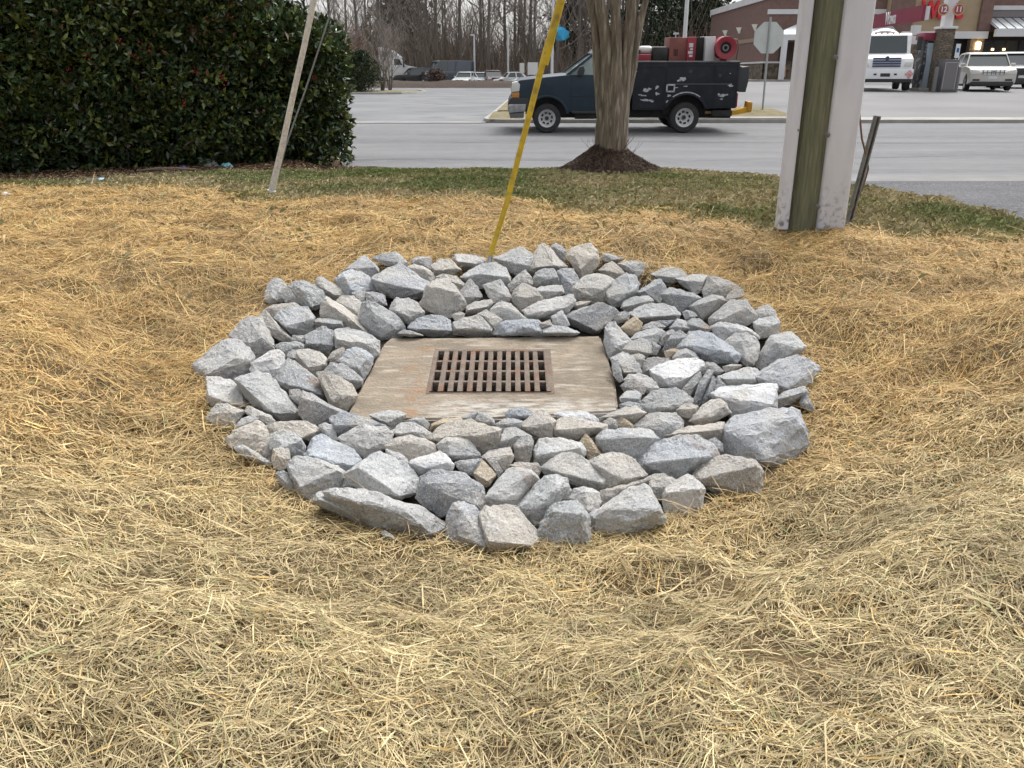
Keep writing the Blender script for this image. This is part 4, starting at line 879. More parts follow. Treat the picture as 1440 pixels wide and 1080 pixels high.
def utility_pole():
    Y = 7.5; c = P(1127, 332, Y); c.z = float(Tz(c.x, Y))-.08; r = empty('utility_pole', c, 'greenish wooden utility pole with white cable guards by the straw edge', 'utility pole')
    M = mat('pole_wood', (.175, .175, .11), (.105, .115, .07), rough=.9, scale=7, stretch=(5, 5, .35), bump=.9, bscale=16, c3=(.22, .20, .14), s3=11)
    MB().tube([(0, .03, 0), (0.01, .03, 1.2), (.015, .03, 3), (.03, .03, 9)], [.175, .168, .16, .12], 28).build('post', M, r, smooth=True)
    Wt = mat('guard_white', (.60, .61, .66), (.55, .56, .61), rough=.5, scale=2.5, c3=(.50, .51, .55), s3=3, stretch=(2, 2, .5))
    nt = Wt.node_tree; nn, ll = nt.nodes, nt.links; pb = nn['Principled BSDF']; pv_ = pb.inputs['Base Color'].links[0].from_socket      # soil splashed on the foot
    tc = nn.new('ShaderNodeTexCoord'); sx = nn.new('ShaderNodeSeparateXYZ'); ll.new(tc.outputs['Object'], sx.inputs[0]); mr = nn.new('ShaderNodeMapRange'); mr.inputs[1].default_value, mr.inputs[2].default_value = .62, .1; ll.new(sx.outputs[2], mr.inputs[0])
    nz_ = nn.new('ShaderNodeTexNoise'); nz_.inputs['Scale'].default_value = 22; nz_.inputs['Detail'].default_value = 8; ll.new(tc.outputs['Object'], nz_.inputs[0]); m2 = nn.new('ShaderNodeMapRange'); m2.inputs[1].default_value, m2.inputs[2].default_value = .50, .66; ll.new(nz_.outputs[0], m2.inputs[0])
    mu_ = nn.new('ShaderNodeMath'); mu_.operation = 'MULTIPLY'; ll.new(mr.outputs[0], mu_.inputs[0]); ll.new(m2.outputs[0], mu_.inputs[1]); mx = nn.new('ShaderNodeMix'); mx.data_type = 'RGBA'; ll.new(mu_.outputs[0], mx.inputs[0]); ll.new(pv_, mx.inputs[6]); mx.inputs[7].default_value = (.12, .10, .085, 1); ll.new(mx.outputs[2], pb.inputs['Base Color'])
    mp = mpp(Y)
    def guard(px0, px1, dy, hgt, z0, nm, depth, pts=8):      # U-shaped cover: rounded front, open towards the pole
        Yg = Y+dy-depth*.45; x0 = (P(px0, 330, Yg)-c).x; x1 = (P(px1, 330, Yg)-c).x; w = (x1-x0)/2; cx = (x0+x1)/2
        prof = [(-w, depth*.55)]+[(-w+.03*(1-math.cos(a)), -depth*.45-.03*math.sin(a)+.0) for a in [i*math.pi/2/4 for i in range(5)]]
        prof += [(-x, y) for x, y in reversed(prof)]
        inner = [(x*.93, y+.012) for x, y in reversed(prof)]; poly = [(cx+x, dy+y) for x, y in prof+inner]
        return MB().loft([(x, y, z0) for x, y in poly], [(x+hgt*.0, y, hgt) for x, y in poly]).build(nm, Wt, r, smooth=True)
    guard(1147, 1186, -.09, 6.5, .09, 'wide_guard', .14); guard(1093, 1107, -.05, 6.5, .16, 'narrow_guard', .10)
    B = mat('bolt_steel', (.18, .18, .19), rough=.4, metal=.8)
    for px, py in ((1175, 81), (1164, 190), (1150, 291), (1121, 183), (1107, 283)):
        p = P(px, py, Y-.20 if px > 1140 else Y-.11); MB().lathe([(.001, -.008), (.022, -.008), (.022, 0), (.012, .002), (.012, .014), (.001, .014)], p-c, (0, -1, 0), 10).build('bolt', B, r)
    pc = P(1099, 326, Y-.02)-c
    MB().cyl((pc.x, -.02, .0), (pc.x, -.02, .3), .035, n=12).build('red_conduit', mat('red_pipe', (.30, .07, .045), rough=.6), r, smooth=True)
    # channel stake and a brown cable beside it
    b0, t0 = P(1193, 300, 7.75), P(1233, 163, 7.75); b0.z -= .15; d = (t0-b0).normalized(); s = Vector((1, .25, 0)); s = (s-d*s.dot(d)).normalized(); w = d.cross(s)
    prof = [(-.04, 0), (-.032, -.028), (-.014, -.03), (-.01, -.004), (.01, -.004), (.014, -.03), (.032, -.028), (.04, 0), (.036, .004), (.012, .004), (-.012, .004), (-.036, .004)]
    q = MB(); q.loft([b0+s*a*.85+w*bb for a, bb in prof], [t0+s*a*.85+w*bb for a, bb in prof])
    tag(q.build('sign_stake', mat('stake_steel', (.24, .24, .23), (.17, .165, .155), rough=.6, metal=.5, scale=20)), 'bare steel channel stake leaning beside the utility pole', 'stake')
    cp = [P(1208, 118, 7.6), P(1209, 165, 7.55), P(1212, 195, 7.62), P(1219, 222, 7.75), P(1221, 238, 7.8), P(1214, 262, 7.8), P(1203, 285, 7.75), P(1196, 297, 7.7)]
    q = MB(); q.tube(cp, .0085, 6); tag(q.build('loose_cable', mat('brown_cable', (.16, .09, .06), rough=.6), smooth=True), 'thin brown cable curling down beside the steel stake', 'cable')
utility_pole()

# ================================================================ THE TREE IN THE VERGE
def grow(q, p, d, L, r, depth, rnd, kids=(2, 4), bendy=.25, n=6, minr=.004, up=.15, shrink=.66):
    pts, rad = [p], [r]; k = 4
    for i in range(k):
        d = (d+Vector((rnd.uniform(-1, 1), rnd.uniform(-1, 1), rnd.uniform(-1, 1)))*bendy+Vector((0, 0, up))).normalized(); p = p+d*L/k; pts.append(p); rad.append(max(minr, r*(1-.55*(i+1)/k)))
    q.tube(pts, rad, n if depth > 1 else 3, caps=False)
    if depth <= 0: return
    for _ in range(rnd.randint(*kids)):
        i = rnd.randint(1, k); ax = Vector((rnd.uniform(-1, 1), rnd.uniform(-1, 1), rnd.uniform(-.3, .7)))
        grow(q, pts[i], (d*.8+ax*.8).normalized(), L*shrink*rnd.uniform(.75, 1.2), rad[i]*.62, depth-1, rnd, kids, bendy, n, minr, up, shrink)
def verge_tree():
    Y = 13.3; c = Vector((P(859, 205, Y).x, Y, .42)); r = empty('crape_myrtle', c, 'bare multi stemmed tree with furrowed grey trunk in the verge', 'tree')
    M = mat('furrowed_bark', (.21, .17, .13), (.10, .085, .062), rough=.95, scale=5, stretch=(4, 4, .5), bump=1.2, bscale=16, c3=(.36, .31, .25), s3=6)
    q = MB(); rnd = random.Random(5); tops = []
    # pixel offsets of each stem from the trunk axis at three heights (foot, waist, fork, top of frame)
    mp = mpp(Y)
    st = [(-14, -12, -22, -42, -.02), (-6, -7, -12, -28, -.10), (5, 3, 2, -8, -.12), (12, 11, 17, 20, -.08), (15, 14, 25, 46, .05), (-4, -3, -1, 5, .12), (8, 7, 12, 34, .10)]
    rd = [.10, .105, .11, .10, .09, .10, .10]
    zf = [-.30, .45, 1.35, 2.35]
    for (a, b, cc, dd, dy), R in zip(st, rd):
        pts, rad = [], []
        for i in range(15):
            t = i/14; z = zf[0]+(zf[3]-zf[0])*t
            x = float(np.interp(z, zf, [a, b, cc, dd]))*mp+.012*math.sin(z*5+a); y = dy*(1+.5*max(0, z-1.4))+.012*math.cos(z*4+b)
            pts.append(Vector((x, y, z))); rad.append(R*(1.12-.25*t+.3*max(0, .12-t)*3)*(1-.42*max(0, t-.55)/.45)*(1+.16*math.sin(t*9+a)))
        q.tube(pts, rad, 14, .16); tops.append((pts[-1], (pts[-1]-pts[-3]).normalized(), rad[-1]))
    q.cyl((0, 0, -.35), (0, 0, 1.25), .16, .12, 12)
    q.build('trunk', M, r, smooth=True)
    q = MB()
    for p, d, R in tops: grow(q, p-d*.05, d, 1.7, R*.95, 4, rnd, (2, 3), .13, 7, .006, .10, .72)
    q.build('crown', mat('smooth_twig', (.22, .18, .145), (.15, .125, .10), rough=.9, scale=8), r, smooth=True)
    q = MB()
    for _ in range(12):
        a = rnd.uniform(0, 6.28); p = Vector((math.cos(a)*rnd.uniform(.22, .34), math.sin(a)*.25-.05, rnd.uniform(-.22, .05)))
        grow(q, p, Vector((math.cos(a), math.sin(a), rnd.uniform(.3, 1.2))).normalized(), rnd.uniform(.12, .4), .006, 1, rnd, (1, 2), .2, 4, .002)
    q.build('suckers', mat('sucker_twig', (.09, .06, .04), rough=.9), r)['kind'] = 'stuff'
verge_tree()
# ================================================================ VEHICLES
M_tyre = mat('tyre_rubber', (.022, .022, .023), (.035, .035, .036), rough=.85, scale=12)
M_rim = mat('steel_rim', (.66, .66, .66), (.55, .55, .56), rough=.45, metal=.15, scale=14)
M_glass = mat('car_glass', (.035, .045, .048), rough=.04, spec=.9)
M_lamp = mat('lamp_lens', (.62, .62, .60), rough=.12, spec=.8)
M_amber = mat('amber_lens', (.45, .20, .05), rough=.25)
M_redl = mat('red_lens', (.25, .01, .01), rough=.2)
M_dark = mat('dark_underbody', (.015, .015, .016), (.03, .028, .026), rough=.8, scale=5)
M_trim = mat('black_trim', (.03, .031, .033), rough=.6)
M_chrome = mat('chrome', (.62, .63, .64), rough=.14, metal=1)
M_plate = mat('number_plate', (.60, .62, .64), rough=.5)
def wheel(root, x, y, z, r, w, side, n=22, slots=8, rim=None):     # side: -1 faces -Y, +1 faces +Y
    ty = MB().lathe([(r*.62, -w/2), (r*.93, -w/2), (r, -w*.32), (r, w*.32), (r*.93, w/2), (r*.62, w/2)], (x, y, z), (0, 1, 0), n).build('tyre', M_tyre, None, smooth=True)
    wh = MB().lathe([(.001, side*w*.12), (r*.16, side*w*.14), (r*.22, side*w*.04), (r*.50, side*w*.20), (r*.57, side*w*.42), (r*.64, side*w*.46), (r*.64, -side*w*.4), (.001, -side*w*.3)], (x, y, z), (0, 1, 0), n).build('wheel', rim or M_rim, root, smooth=True)
    ty.parent = wh
    if slots:
        hub = MB().lathe([(.001, side*w*.24), (r*.13, side*w*.24), (r*.15, side*w*.10), (.001, side*w*.1)], (x, y, z), (0, 1, 0), 14).build('hub', M_trim, wh, smooth=True)
        for k in range(slots):
            a = 2*math.pi*k/slots+.2; cx, cz = x+math.cos(a)*r*.37, z+math.sin(a)*r*.37; t = Vector((-math.sin(a), 0, math.cos(a))); q = Vector((math.cos(a), 0, math.sin(a))); yy = y+side*w*.17
            c = Vector((cx, yy, cz)); A = [c+t*i*r*.085+q*j*r*.06 for i, j in ((-1, -1), (1, -1), (1.15, 1), (-1.15, 1))]
            MB().loft(A, [p+Vector((0, side*.012, 0)) for p in A]).build('slot', M_dark, wh)
    return wh
def arch(cx, cz, r, z0, n=10):              # points of a wheel arch, front (small x) to rear
    a0 = math.asin(max(-1, min(1, (z0-cz)/r))); return [(cx-r*math.cos(a), cz+r*math.sin(a)) for a in [a0+(math.pi-2*a0)*i/n for i in range(n+1)]]
def service_truck():
    Yn = 21.45; o = P(714, 184, Yn); o.z = float(zroad(Yn+1))+.006-.03
    r = empty('service_truck', o, 'dark blue pickup service truck with scuffed tool body on the road', 'truck', rx=math.atan(.03))
    k = (P(1050, 150, Yn).x-o.x)/6.0        # photo length of the truck over the drawn 6.0 m
    W2 = 1.95*1.0
    paint = mat('truck_blue', (.012, .026, .042), (.016, .031, .047), rough=.42, scale=3, coat=.1, spec=.3)
    box_p = mat('toolbody_blue', (.012, .015, .021), (.018, .021, .028), rough=.6, scale=4, spec=.25, c3=(.025, .029, .036), s3=2)
    S_ = lambda pts: [(x*k, z*k) for x, z in pts]
    w = W2
    low = [(.14, .60), (.16, .95), (.20, 1.20), (.30, 1.26), (.9, 1.33), (1.50, 1.385), (3.06, 1.385), (3.06, .52)]+[(1.62, .50)]+list(reversed(arch(.99, .36, .50, .50)))[0:]+[(.36, .52)]
    MB().prism(S_(low), .03, w-.03).build('body', paint, r, bevel=.03*k)
    # swollen fender lip, sill line, door seams
    lip = arch(.99, .36, .56, .46, 14); lip2 = arch(.99, .36, .50, .46, 14)
    MB().prism(S_(lip+list(reversed(lip2))), .022, .05).build('fender_lip', paint, r, bevel=.012)
    MB().box((1.60*k, .018, .88*k), (3.03*k, .034, .915*k)).build('side_moulding', paint, r, bevel=.006)
    MB().box((1.62*k, .022, .47*k), (3.05*k, w-.02, .53*k)).build('sill', M_trim, r, bevel=.01)
    for x in (1.58, 2.95): MB().box((x*k, .022, .55*k), ((x+.012)*k, .032, 1.375*k)).build('door_seam', M_dark, r)
    MB().box((2.72*k, .005, 1.14*k), (2.88*k, .03, 1.185*k)).build('door_handle', M_trim, r, bevel=.008)
    # cab: glass house, pillars, roof
    bx = [(1.44, 1.38), (2.16, 1.90), (2.98, 1.90), (3.05, 1.38)]
    yb, yt = .09, .22
    def ypos(z): return yb+(yt-yb)*(z-1.38)/.52
    def hexa(q, pts, inset0=0):              # a frustum over the side outline pts, tumbling home
        A = [(x*k, ypos(z)+inset0, z*k) for x, z in pts]; B = [(x*k, w-ypos(z)-inset0, z*k) for x, z in pts]; return q.loft(A, B)
    hexa(MB(), [(1.50, 1.385), (2.17, 1.87), (2.95, 1.87), (3.01, 1.385)], .012).build('windows', mat('cab_glass', (.15, .19, .18), (.30, .36, .34), rough=.05, scale=1.4, spec=.9), r)  # pale mottled tint paints the sky seen through the panes into the colour
    hexa(MB(), [(2.10, 1.865), (2.17, 1.925), (2.30, 1.945), (2.90, 1.945), (3.0, 1.91), (3.02, 1.865)]).build('roof', paint, r, bevel=.02)
    for nm, pp in (('front_pillar', [(1.44, 1.385), (2.10, 1.87), (2.19, 1.87), (1.55, 1.385)]), ('rear_pillar', [(2.78, 1.385), (2.78, 1.87), (3.02, 1.87), (3.05, 1.385)])):
        for s in (0, 1):
            f = (lambda z: ypos(z)-.004) if s == 0 else (lambda z: w-ypos(z)+.004); g2 = (lambda z: ypos(z)+.05) if s == 0 else (lambda z: w-ypos(z)-.05)
            MB().loft([(x*k, f(z), z*k) for x, z in pp], [(x*k, g2(z), z*k) for x, z in pp]).build(nm, paint, r)
    MB().prism(S_([(1.73, 1.37), (1.86, 1.36), (1.90, 1.50), (1.86, 1.60), (1.76, 1.58), (1.71, 1.46)]), -.17, -.04).build('mirror', M_trim, r, bevel=.025)
    MB().box((1.78*k, -.06, 1.40*k), (1.84*k, .06, 1.46*k)).build('mirror_arm', M_trim, r)
    # nose
    MB().prism(S_([(.10, .98), (.10, 1.20), (.24, 1.235), (.31, 1.16), (.29, 1.0)]), .02, .40).build('headlight', M_lamp, r, bevel=.015)
    MB().prism(S_([(.10, .98), (.10, 1.20), (.24, 1.235), (.31, 1.16), (.29, 1.0)]), w-.40, w-.02).build('headlight', M_lamp, r, bevel=.015)
    MB().prism(S_([(.105, .85), (.105, .965), (.29, .98), (.29, .85)]), .018, .36).build('turn_signal', M_amber, r, bevel=.01)
    MB().box((.09*k, .42, .86*k), (.20*k, w-.42, 1.22*k)).build('grille', M_trim, r, bevel=.01)
    MB().box((.075*k, .42, 1.02*k), (.10*k, w-.42, 1.07*k)).build('grille_bar', M_chrome, r)
    MB().prism(S_([(.02, .58), (.0, .70), (.06, .84), (.52, .84), (.53, .60)]), .0, w).build('bumper_top', M_trim, r, bevel=.02)
    MB().prism(S_([(.03, .48), (.0, .56), (.0, .66), (.04, .70), (.46, .70), (.44, .52)]), -.012, w+.012).build('bumper', mat('dull_chrome', (.42, .43, .45), (.25, .26, .28), rough=.3, metal=.8, scale=8), r, bevel=.02)
    MB().prism(S_([(.06, .36), (.03, .47), (.42, .50), (.40, .36)]), .02, w-.02).build('valance', mat('grey_valance', (.13, .13, .13), rough=.7), r, bevel=.02)
    # chassis
    MB().box((.6*k, .35, .34*k), (5.7*k, w-.35, .60*k)).build('chassis', M_dark, r)
    MB().box((1.7*k, .12, .34*k), (2.7*k, .30, .50*k)).build('step_tank', M_dark, r, bevel=.02)
    for x, R in ((.99, .352), (4.46, .372)):
        for s, y in ((-1, .14), (1, w-.14)): wheel(r, x*k, y, R*k, R*k, .26, s)
    wheel(r, 4.46*k, .44, .36*k, .36*k, .22, -1, slots=0)
    for x in (.99, 4.46): MB().box(((x-.52)*k, .30, .42*k), ((x+.52)*k, w-.30, 1.0*k)).build('wheel_well', M_dark, r)
    # tool body
    ub = [(3.12, .56), (3.12, 1.66), (5.72, 1.66), (5.72, .60), (5.30, .60)]+list(reversed(arch(4.46, .40, .52, .58)))+[(3.9, .56)]
    MB().prism(S_(ub), -.02, .50).build('toolbox_side', box_p, r, bevel=.012)
    MB().prism(S_(ub), w-.50, w+.02).build('toolbox_side', box_p, r, bevel=.012)
    MB().box((3.13*k, .48, .72*k), (5.70*k, w-.48, .86*k)).build('bed_floor', M_dark, r)
    MB().box((3.10*k, -.03, 1.655*k), (5.74*k, .51, 1.70*k)).build('toolbox_lid', mat('lid_black', (.02, .021, .024), (.04, .04, .043), rough=.6, scale=3), r, bevel=.012)
    MB().box((3.10*k, .48, .9*k), (3.16*k, w-.48, 1.69*k)).build('bulkhead', box_p, r)
    sm = mat('seam_dark', (.008, .008, .010), rough=.8)
    for x0, x1, z0, z1 in ((3.16, 3.90, .60, 1.56), (3.93, 5.10, 1.15, 1.60), (5.14, 5.68, .64, 1.22), (5.13, 5.68, 1.25, 1.60)):
        q = MB(); t = .010
        for a, b, c2, d2 in ((x0, x1, z0, z0+t), (x0, x1, z1-t, z1), (x0, x0+t, z0, z1), (x1-t, x1, z0, z1)): q.box((a*k, -.026, c2*k), (b*k, -.018, d2*k))
        q.build('door_outline', sm, r)
    MB().box((4.0*k, -.03, 1.165*k), (5.55*k, -.018, 1.18*k)).build('side_rail', mat('rail_edge', (.10, .11, .12), rough=.5), r)
    wl_ = arch(4.46, .40, .585, .62, 14); wl2 = arch(4.46, .40, .52, .62, 14)
    MB().prism(S_(wl_+list(reversed(wl2))), -.036, -.015).build('wheel_arch_lip', box_p, r, bevel=.004)
    bare = mat('bare_primer', (.48, .49, .50), (.30, .31, .33), rough=.8, scale=20)
    # chipped paint: bare primer patches with ragged outlines
    rnd = random.Random(4)
    def patch(x, z, a, b, n=14):
        pts = []
        for i in range(n):
            t = 2*math.pi*i/n; f = rnd.uniform(.45, 1.15); pts.append((x+a*math.cos(t)*f, z+b*math.sin(t)*f))
        MB().loft([(p*k, -.028, q_*k) for p, q_ in pts], [(p*k, -.019, q_*k) for p, q_ in pts]).build('chipped_paint', bare, r)
    for a in ((4.36, 1.29, .10, .075), (4.25, 1.255, .06, .03), (3.45, 1.03, .10, .045), (3.52, 1.06, .07, .03), (3.40, .90, .09, .02), (3.31, .92, .05, .02), (3.71, 1.09, .055, .055), (3.72, .94, .075, .045), (3.46, .79, .16, .035), (3.60, .77, .06, .03), (3.99, .76, .035, .04), (4.03, .90, .05, .03), (5.27, .92, .035, .05), (5.37, .90, .09, .045), (5.45, .92, .06, .025), (5.34, .82, .05, .02), (5.53, 1.14, .07, .05), (3.17, 1.47, .03, .02), (4.5, 1.44, .02, .015), (5.50, 1.42, .02, .015), (4.2, 1.09, .05, .012), (4.42, 1.12, .06, .014)): patch(*a)
    # worn edge of the arch
    wa = [p for p in arch(4.46, .40, .592, .62, 30)][7:24]; wb = [p for p in arch(4.46, .40, .567, .62, 30)][7:24]
    MB().prism(S_(wa+list(reversed(wb))), -.040, -.030).build('chipped_paint', bare, r)
    q = MB()                                     # square filler door
    for a, b, c2, d2 in ((3.94, 4.16, .98, 1.015), (3.94, 4.16, 1.135, 1.17), (3.94, 3.975, .98, 1.17), (4.125, 4.16, .98, 1.17)): q.box((a*k, -.034, c2*k), (b*k, -.018, d2*k))
    q.build('filler_frame', bare, r); MB().box((3.975*k, -.024, 1.015*k), (4.125*k, -.018, 1.135*k)).build('filler_recess', sm, r)
    for x, z in ((4.52, 1.46), (5.25, 1.37)): MB().lathe([(.001, .0), (.045, 0), (.045, .012), (.001, .016)], (x*k, -.018, z*k), (0, -1, 0), 14).build('latch', M_trim, r)
    # tail
    MB().prism(S_([(5.72, 1.02), (5.72, 1.60), (5.80, 1.56), (5.97, 1.58), (5.98, 1.24), (5.94, .98), (5.80, .98)]), .02, w-.02).build('tail_rack', M_trim, r, bevel=.01)
    MB().box((5.15*k, .05, .40*k), (5.66*k, w-.05, .55*k)).build('rear_bumper', M_dark, r, bevel=.02)
    MB().box((5.72*k, .04, .62*k), (5.76*k, .20, .95*k)).build('tail_light', M_redl, r)
    yl = mat('safety_yellow', (.62, .33, .01), (.5, .26, .02), rough=.5, scale=8)
    MB().prism(S_([(5.62, .42), (5.63, .50), (6.02, .62), (6.02, .76), (6.16, .74), (6.16, .50), (5.72, .43)]), .10, .34).build('step_bracket', yl, r, bevel=.015)
    MB().box((6.04*k, .06, .52*k), (6.15*k, .10, .72*k)).build('bracket_plate', mat('yellow_dark', (.40, .20, .01), rough=.6), r)
    MB().box((5.0*k, .12, .46*k), (5.2*k, .2, .52*k)).build('exhaust', mat('rust_pipe', (.20, .12, .05), rough=.8), r)
    # load on the tool body
    def eq(x0, x1, z0, z1): return ((x0-55)/223*k, (x1-55)/223*k, (495-z1)/223*k, (495-z0)/223*k)
    redp = mat('compressor_red', (.32, .03, .045), (.25, .025, .04), rough=.55, scale=5); brick = mat('faded_red', (.24, .085, .07), (.18, .06, .05), rough=.7, scale=3)
    a = eq(960, 1060, -6, 120); MB().box((a[0], .55, a[2]), (a[1], 1.35, a[3])).build('compressor_side', brick, r, bevel=.015)
    a = eq(1058, 1106, -8, 120); MB().box((a[0], .50, a[2]), (a[1], 1.36, a[3])).build('compressor_front', redp, r, bevel=.015)
    a = eq(1064, 1096, 20, 100); wt = mat('decal_white', (.6, .6, .6), rough=.6); q = MB()
    for z0, z1, dx in ((.05, .2, .2), (.26, .44, .0), (.5, .62, .3), (.68, .95, .1)):
        H = a[3]-a[2]; q.box((a[0]+dx*(a[1]-a[0]), .494, a[2]+z0*H), (a[1]-.2*(a[1]-a[0]), .4985, a[2]+z1*H))
    q.build('decal', wt, r)
    q = MB(); a = eq(985, 1010, 55, 90)
    for i in range(3): q.box((a[0]+i*(a[1]-a[0])/3, .544, a[2]), (a[0]+(i+.7)*(a[1]-a[0])/3, .5485, a[3]))
    q.build('decal', mat('decal_dark', (.06, .02, .02)), r)
    a = eq(1108, 1158, -8, 120); MB().box((a[0], .70, a[2]), (a[1], 1.3, a[3])).build('dark_gap_fill', M_dark, r, bevel=.01)  # dark box added to fill the black gap between compressor and white cabinet
    a = eq(1160, 1214, -10, 120); MB().box((a[0], .52, a[2]), (a[1], 1.30, a[3])).build('white_cabinet', mat('cabinet_white', (.62, .63, .64), rough=.5), r, bevel=.012)
    c = ((1262-55)/223*k, .40, (495-48)/223*k); R = .265*k
    MB().lathe([(R*.52, -.10), (R*.75, -.14), (R, -.15), (R*1.02, -.10), (R*.92, -.04), (R*.92, .22), (R*1.02, .26), (R, .30), (R*.52, .26)], c, (0, 1, 0), 28).build('hose_reel', redp, r, smooth=True)
    MB().lathe([(.001, -.05), (R*.52, -.07), (R*.52, .2), (.001, .2)], c, (0, 1, 0), 22).build('reel_hub', M_dark, r)
    MB().lathe([(R*.18, -.10), (R*.3, -.10), (R*.3, -.04), (R*.18, -.04)], c, (0, 1, 0), 16).build('reel_axle', mat('axle_grey', (.2, .2, .21), rough=.5, metal=.5), r)
    MB().tube([(c[0]+R*.7, .5, c[2]+R*.75), (c[0]+R*1.2, .5, c[2]+R*.7), (c[0]+R*1.42, .5, c[2]), (c[0]+R*1.3, .5, c[2]-R*1.05)], .022, 8).build('hose', mat('dirty_hose', (.16, .12, .10), rough=.7), r, smooth=True)
    MB().box((c[0]-R*.3, .42, 1.69*k), (c[0]+R*.3, .62, c[2]-R*.5)).build('reel_stand', redp, r)
    a = eq(868, 955, 42, 120); MB().box((a[0], .55, a[2]), (a[1], 1.25, a[3])).build('black_tank', mat('tank_black', (.012, .012, .013), (.03, .03, .03), rough=.5, scale=6), r, bevel=.05)
    a = eq(785, 858, 82, 120); MB().box((a[0], .50, a[2]), (a[1], .95, a[3])).build('generator_base', redp, r, bevel=.02)
    a = eq(802, 860, 38, 80); cx_, cz_ = (a[0]+a[1])/2, (a[2]+a[3])/2; h_ = (a[3]-a[2])/2
    MB().lathe([(.001, -.16), (h_*.8, -.15), (h_, -.10), (h_, .10), (h_*.8, .15), (.001, .16)], (cx_, .72, cz_), (1, 0, 0), 16).build('fuel_tank', mat('tank_cream', (.58, .58, .55), rough=.4), r, smooth=True)
    a = eq(768, 800, 58, 120); MB().box((a[0], .55, a[2]), (a[1], .9, a[3])).build('engine_part', M_dark, r, bevel=.02)
service_truck()

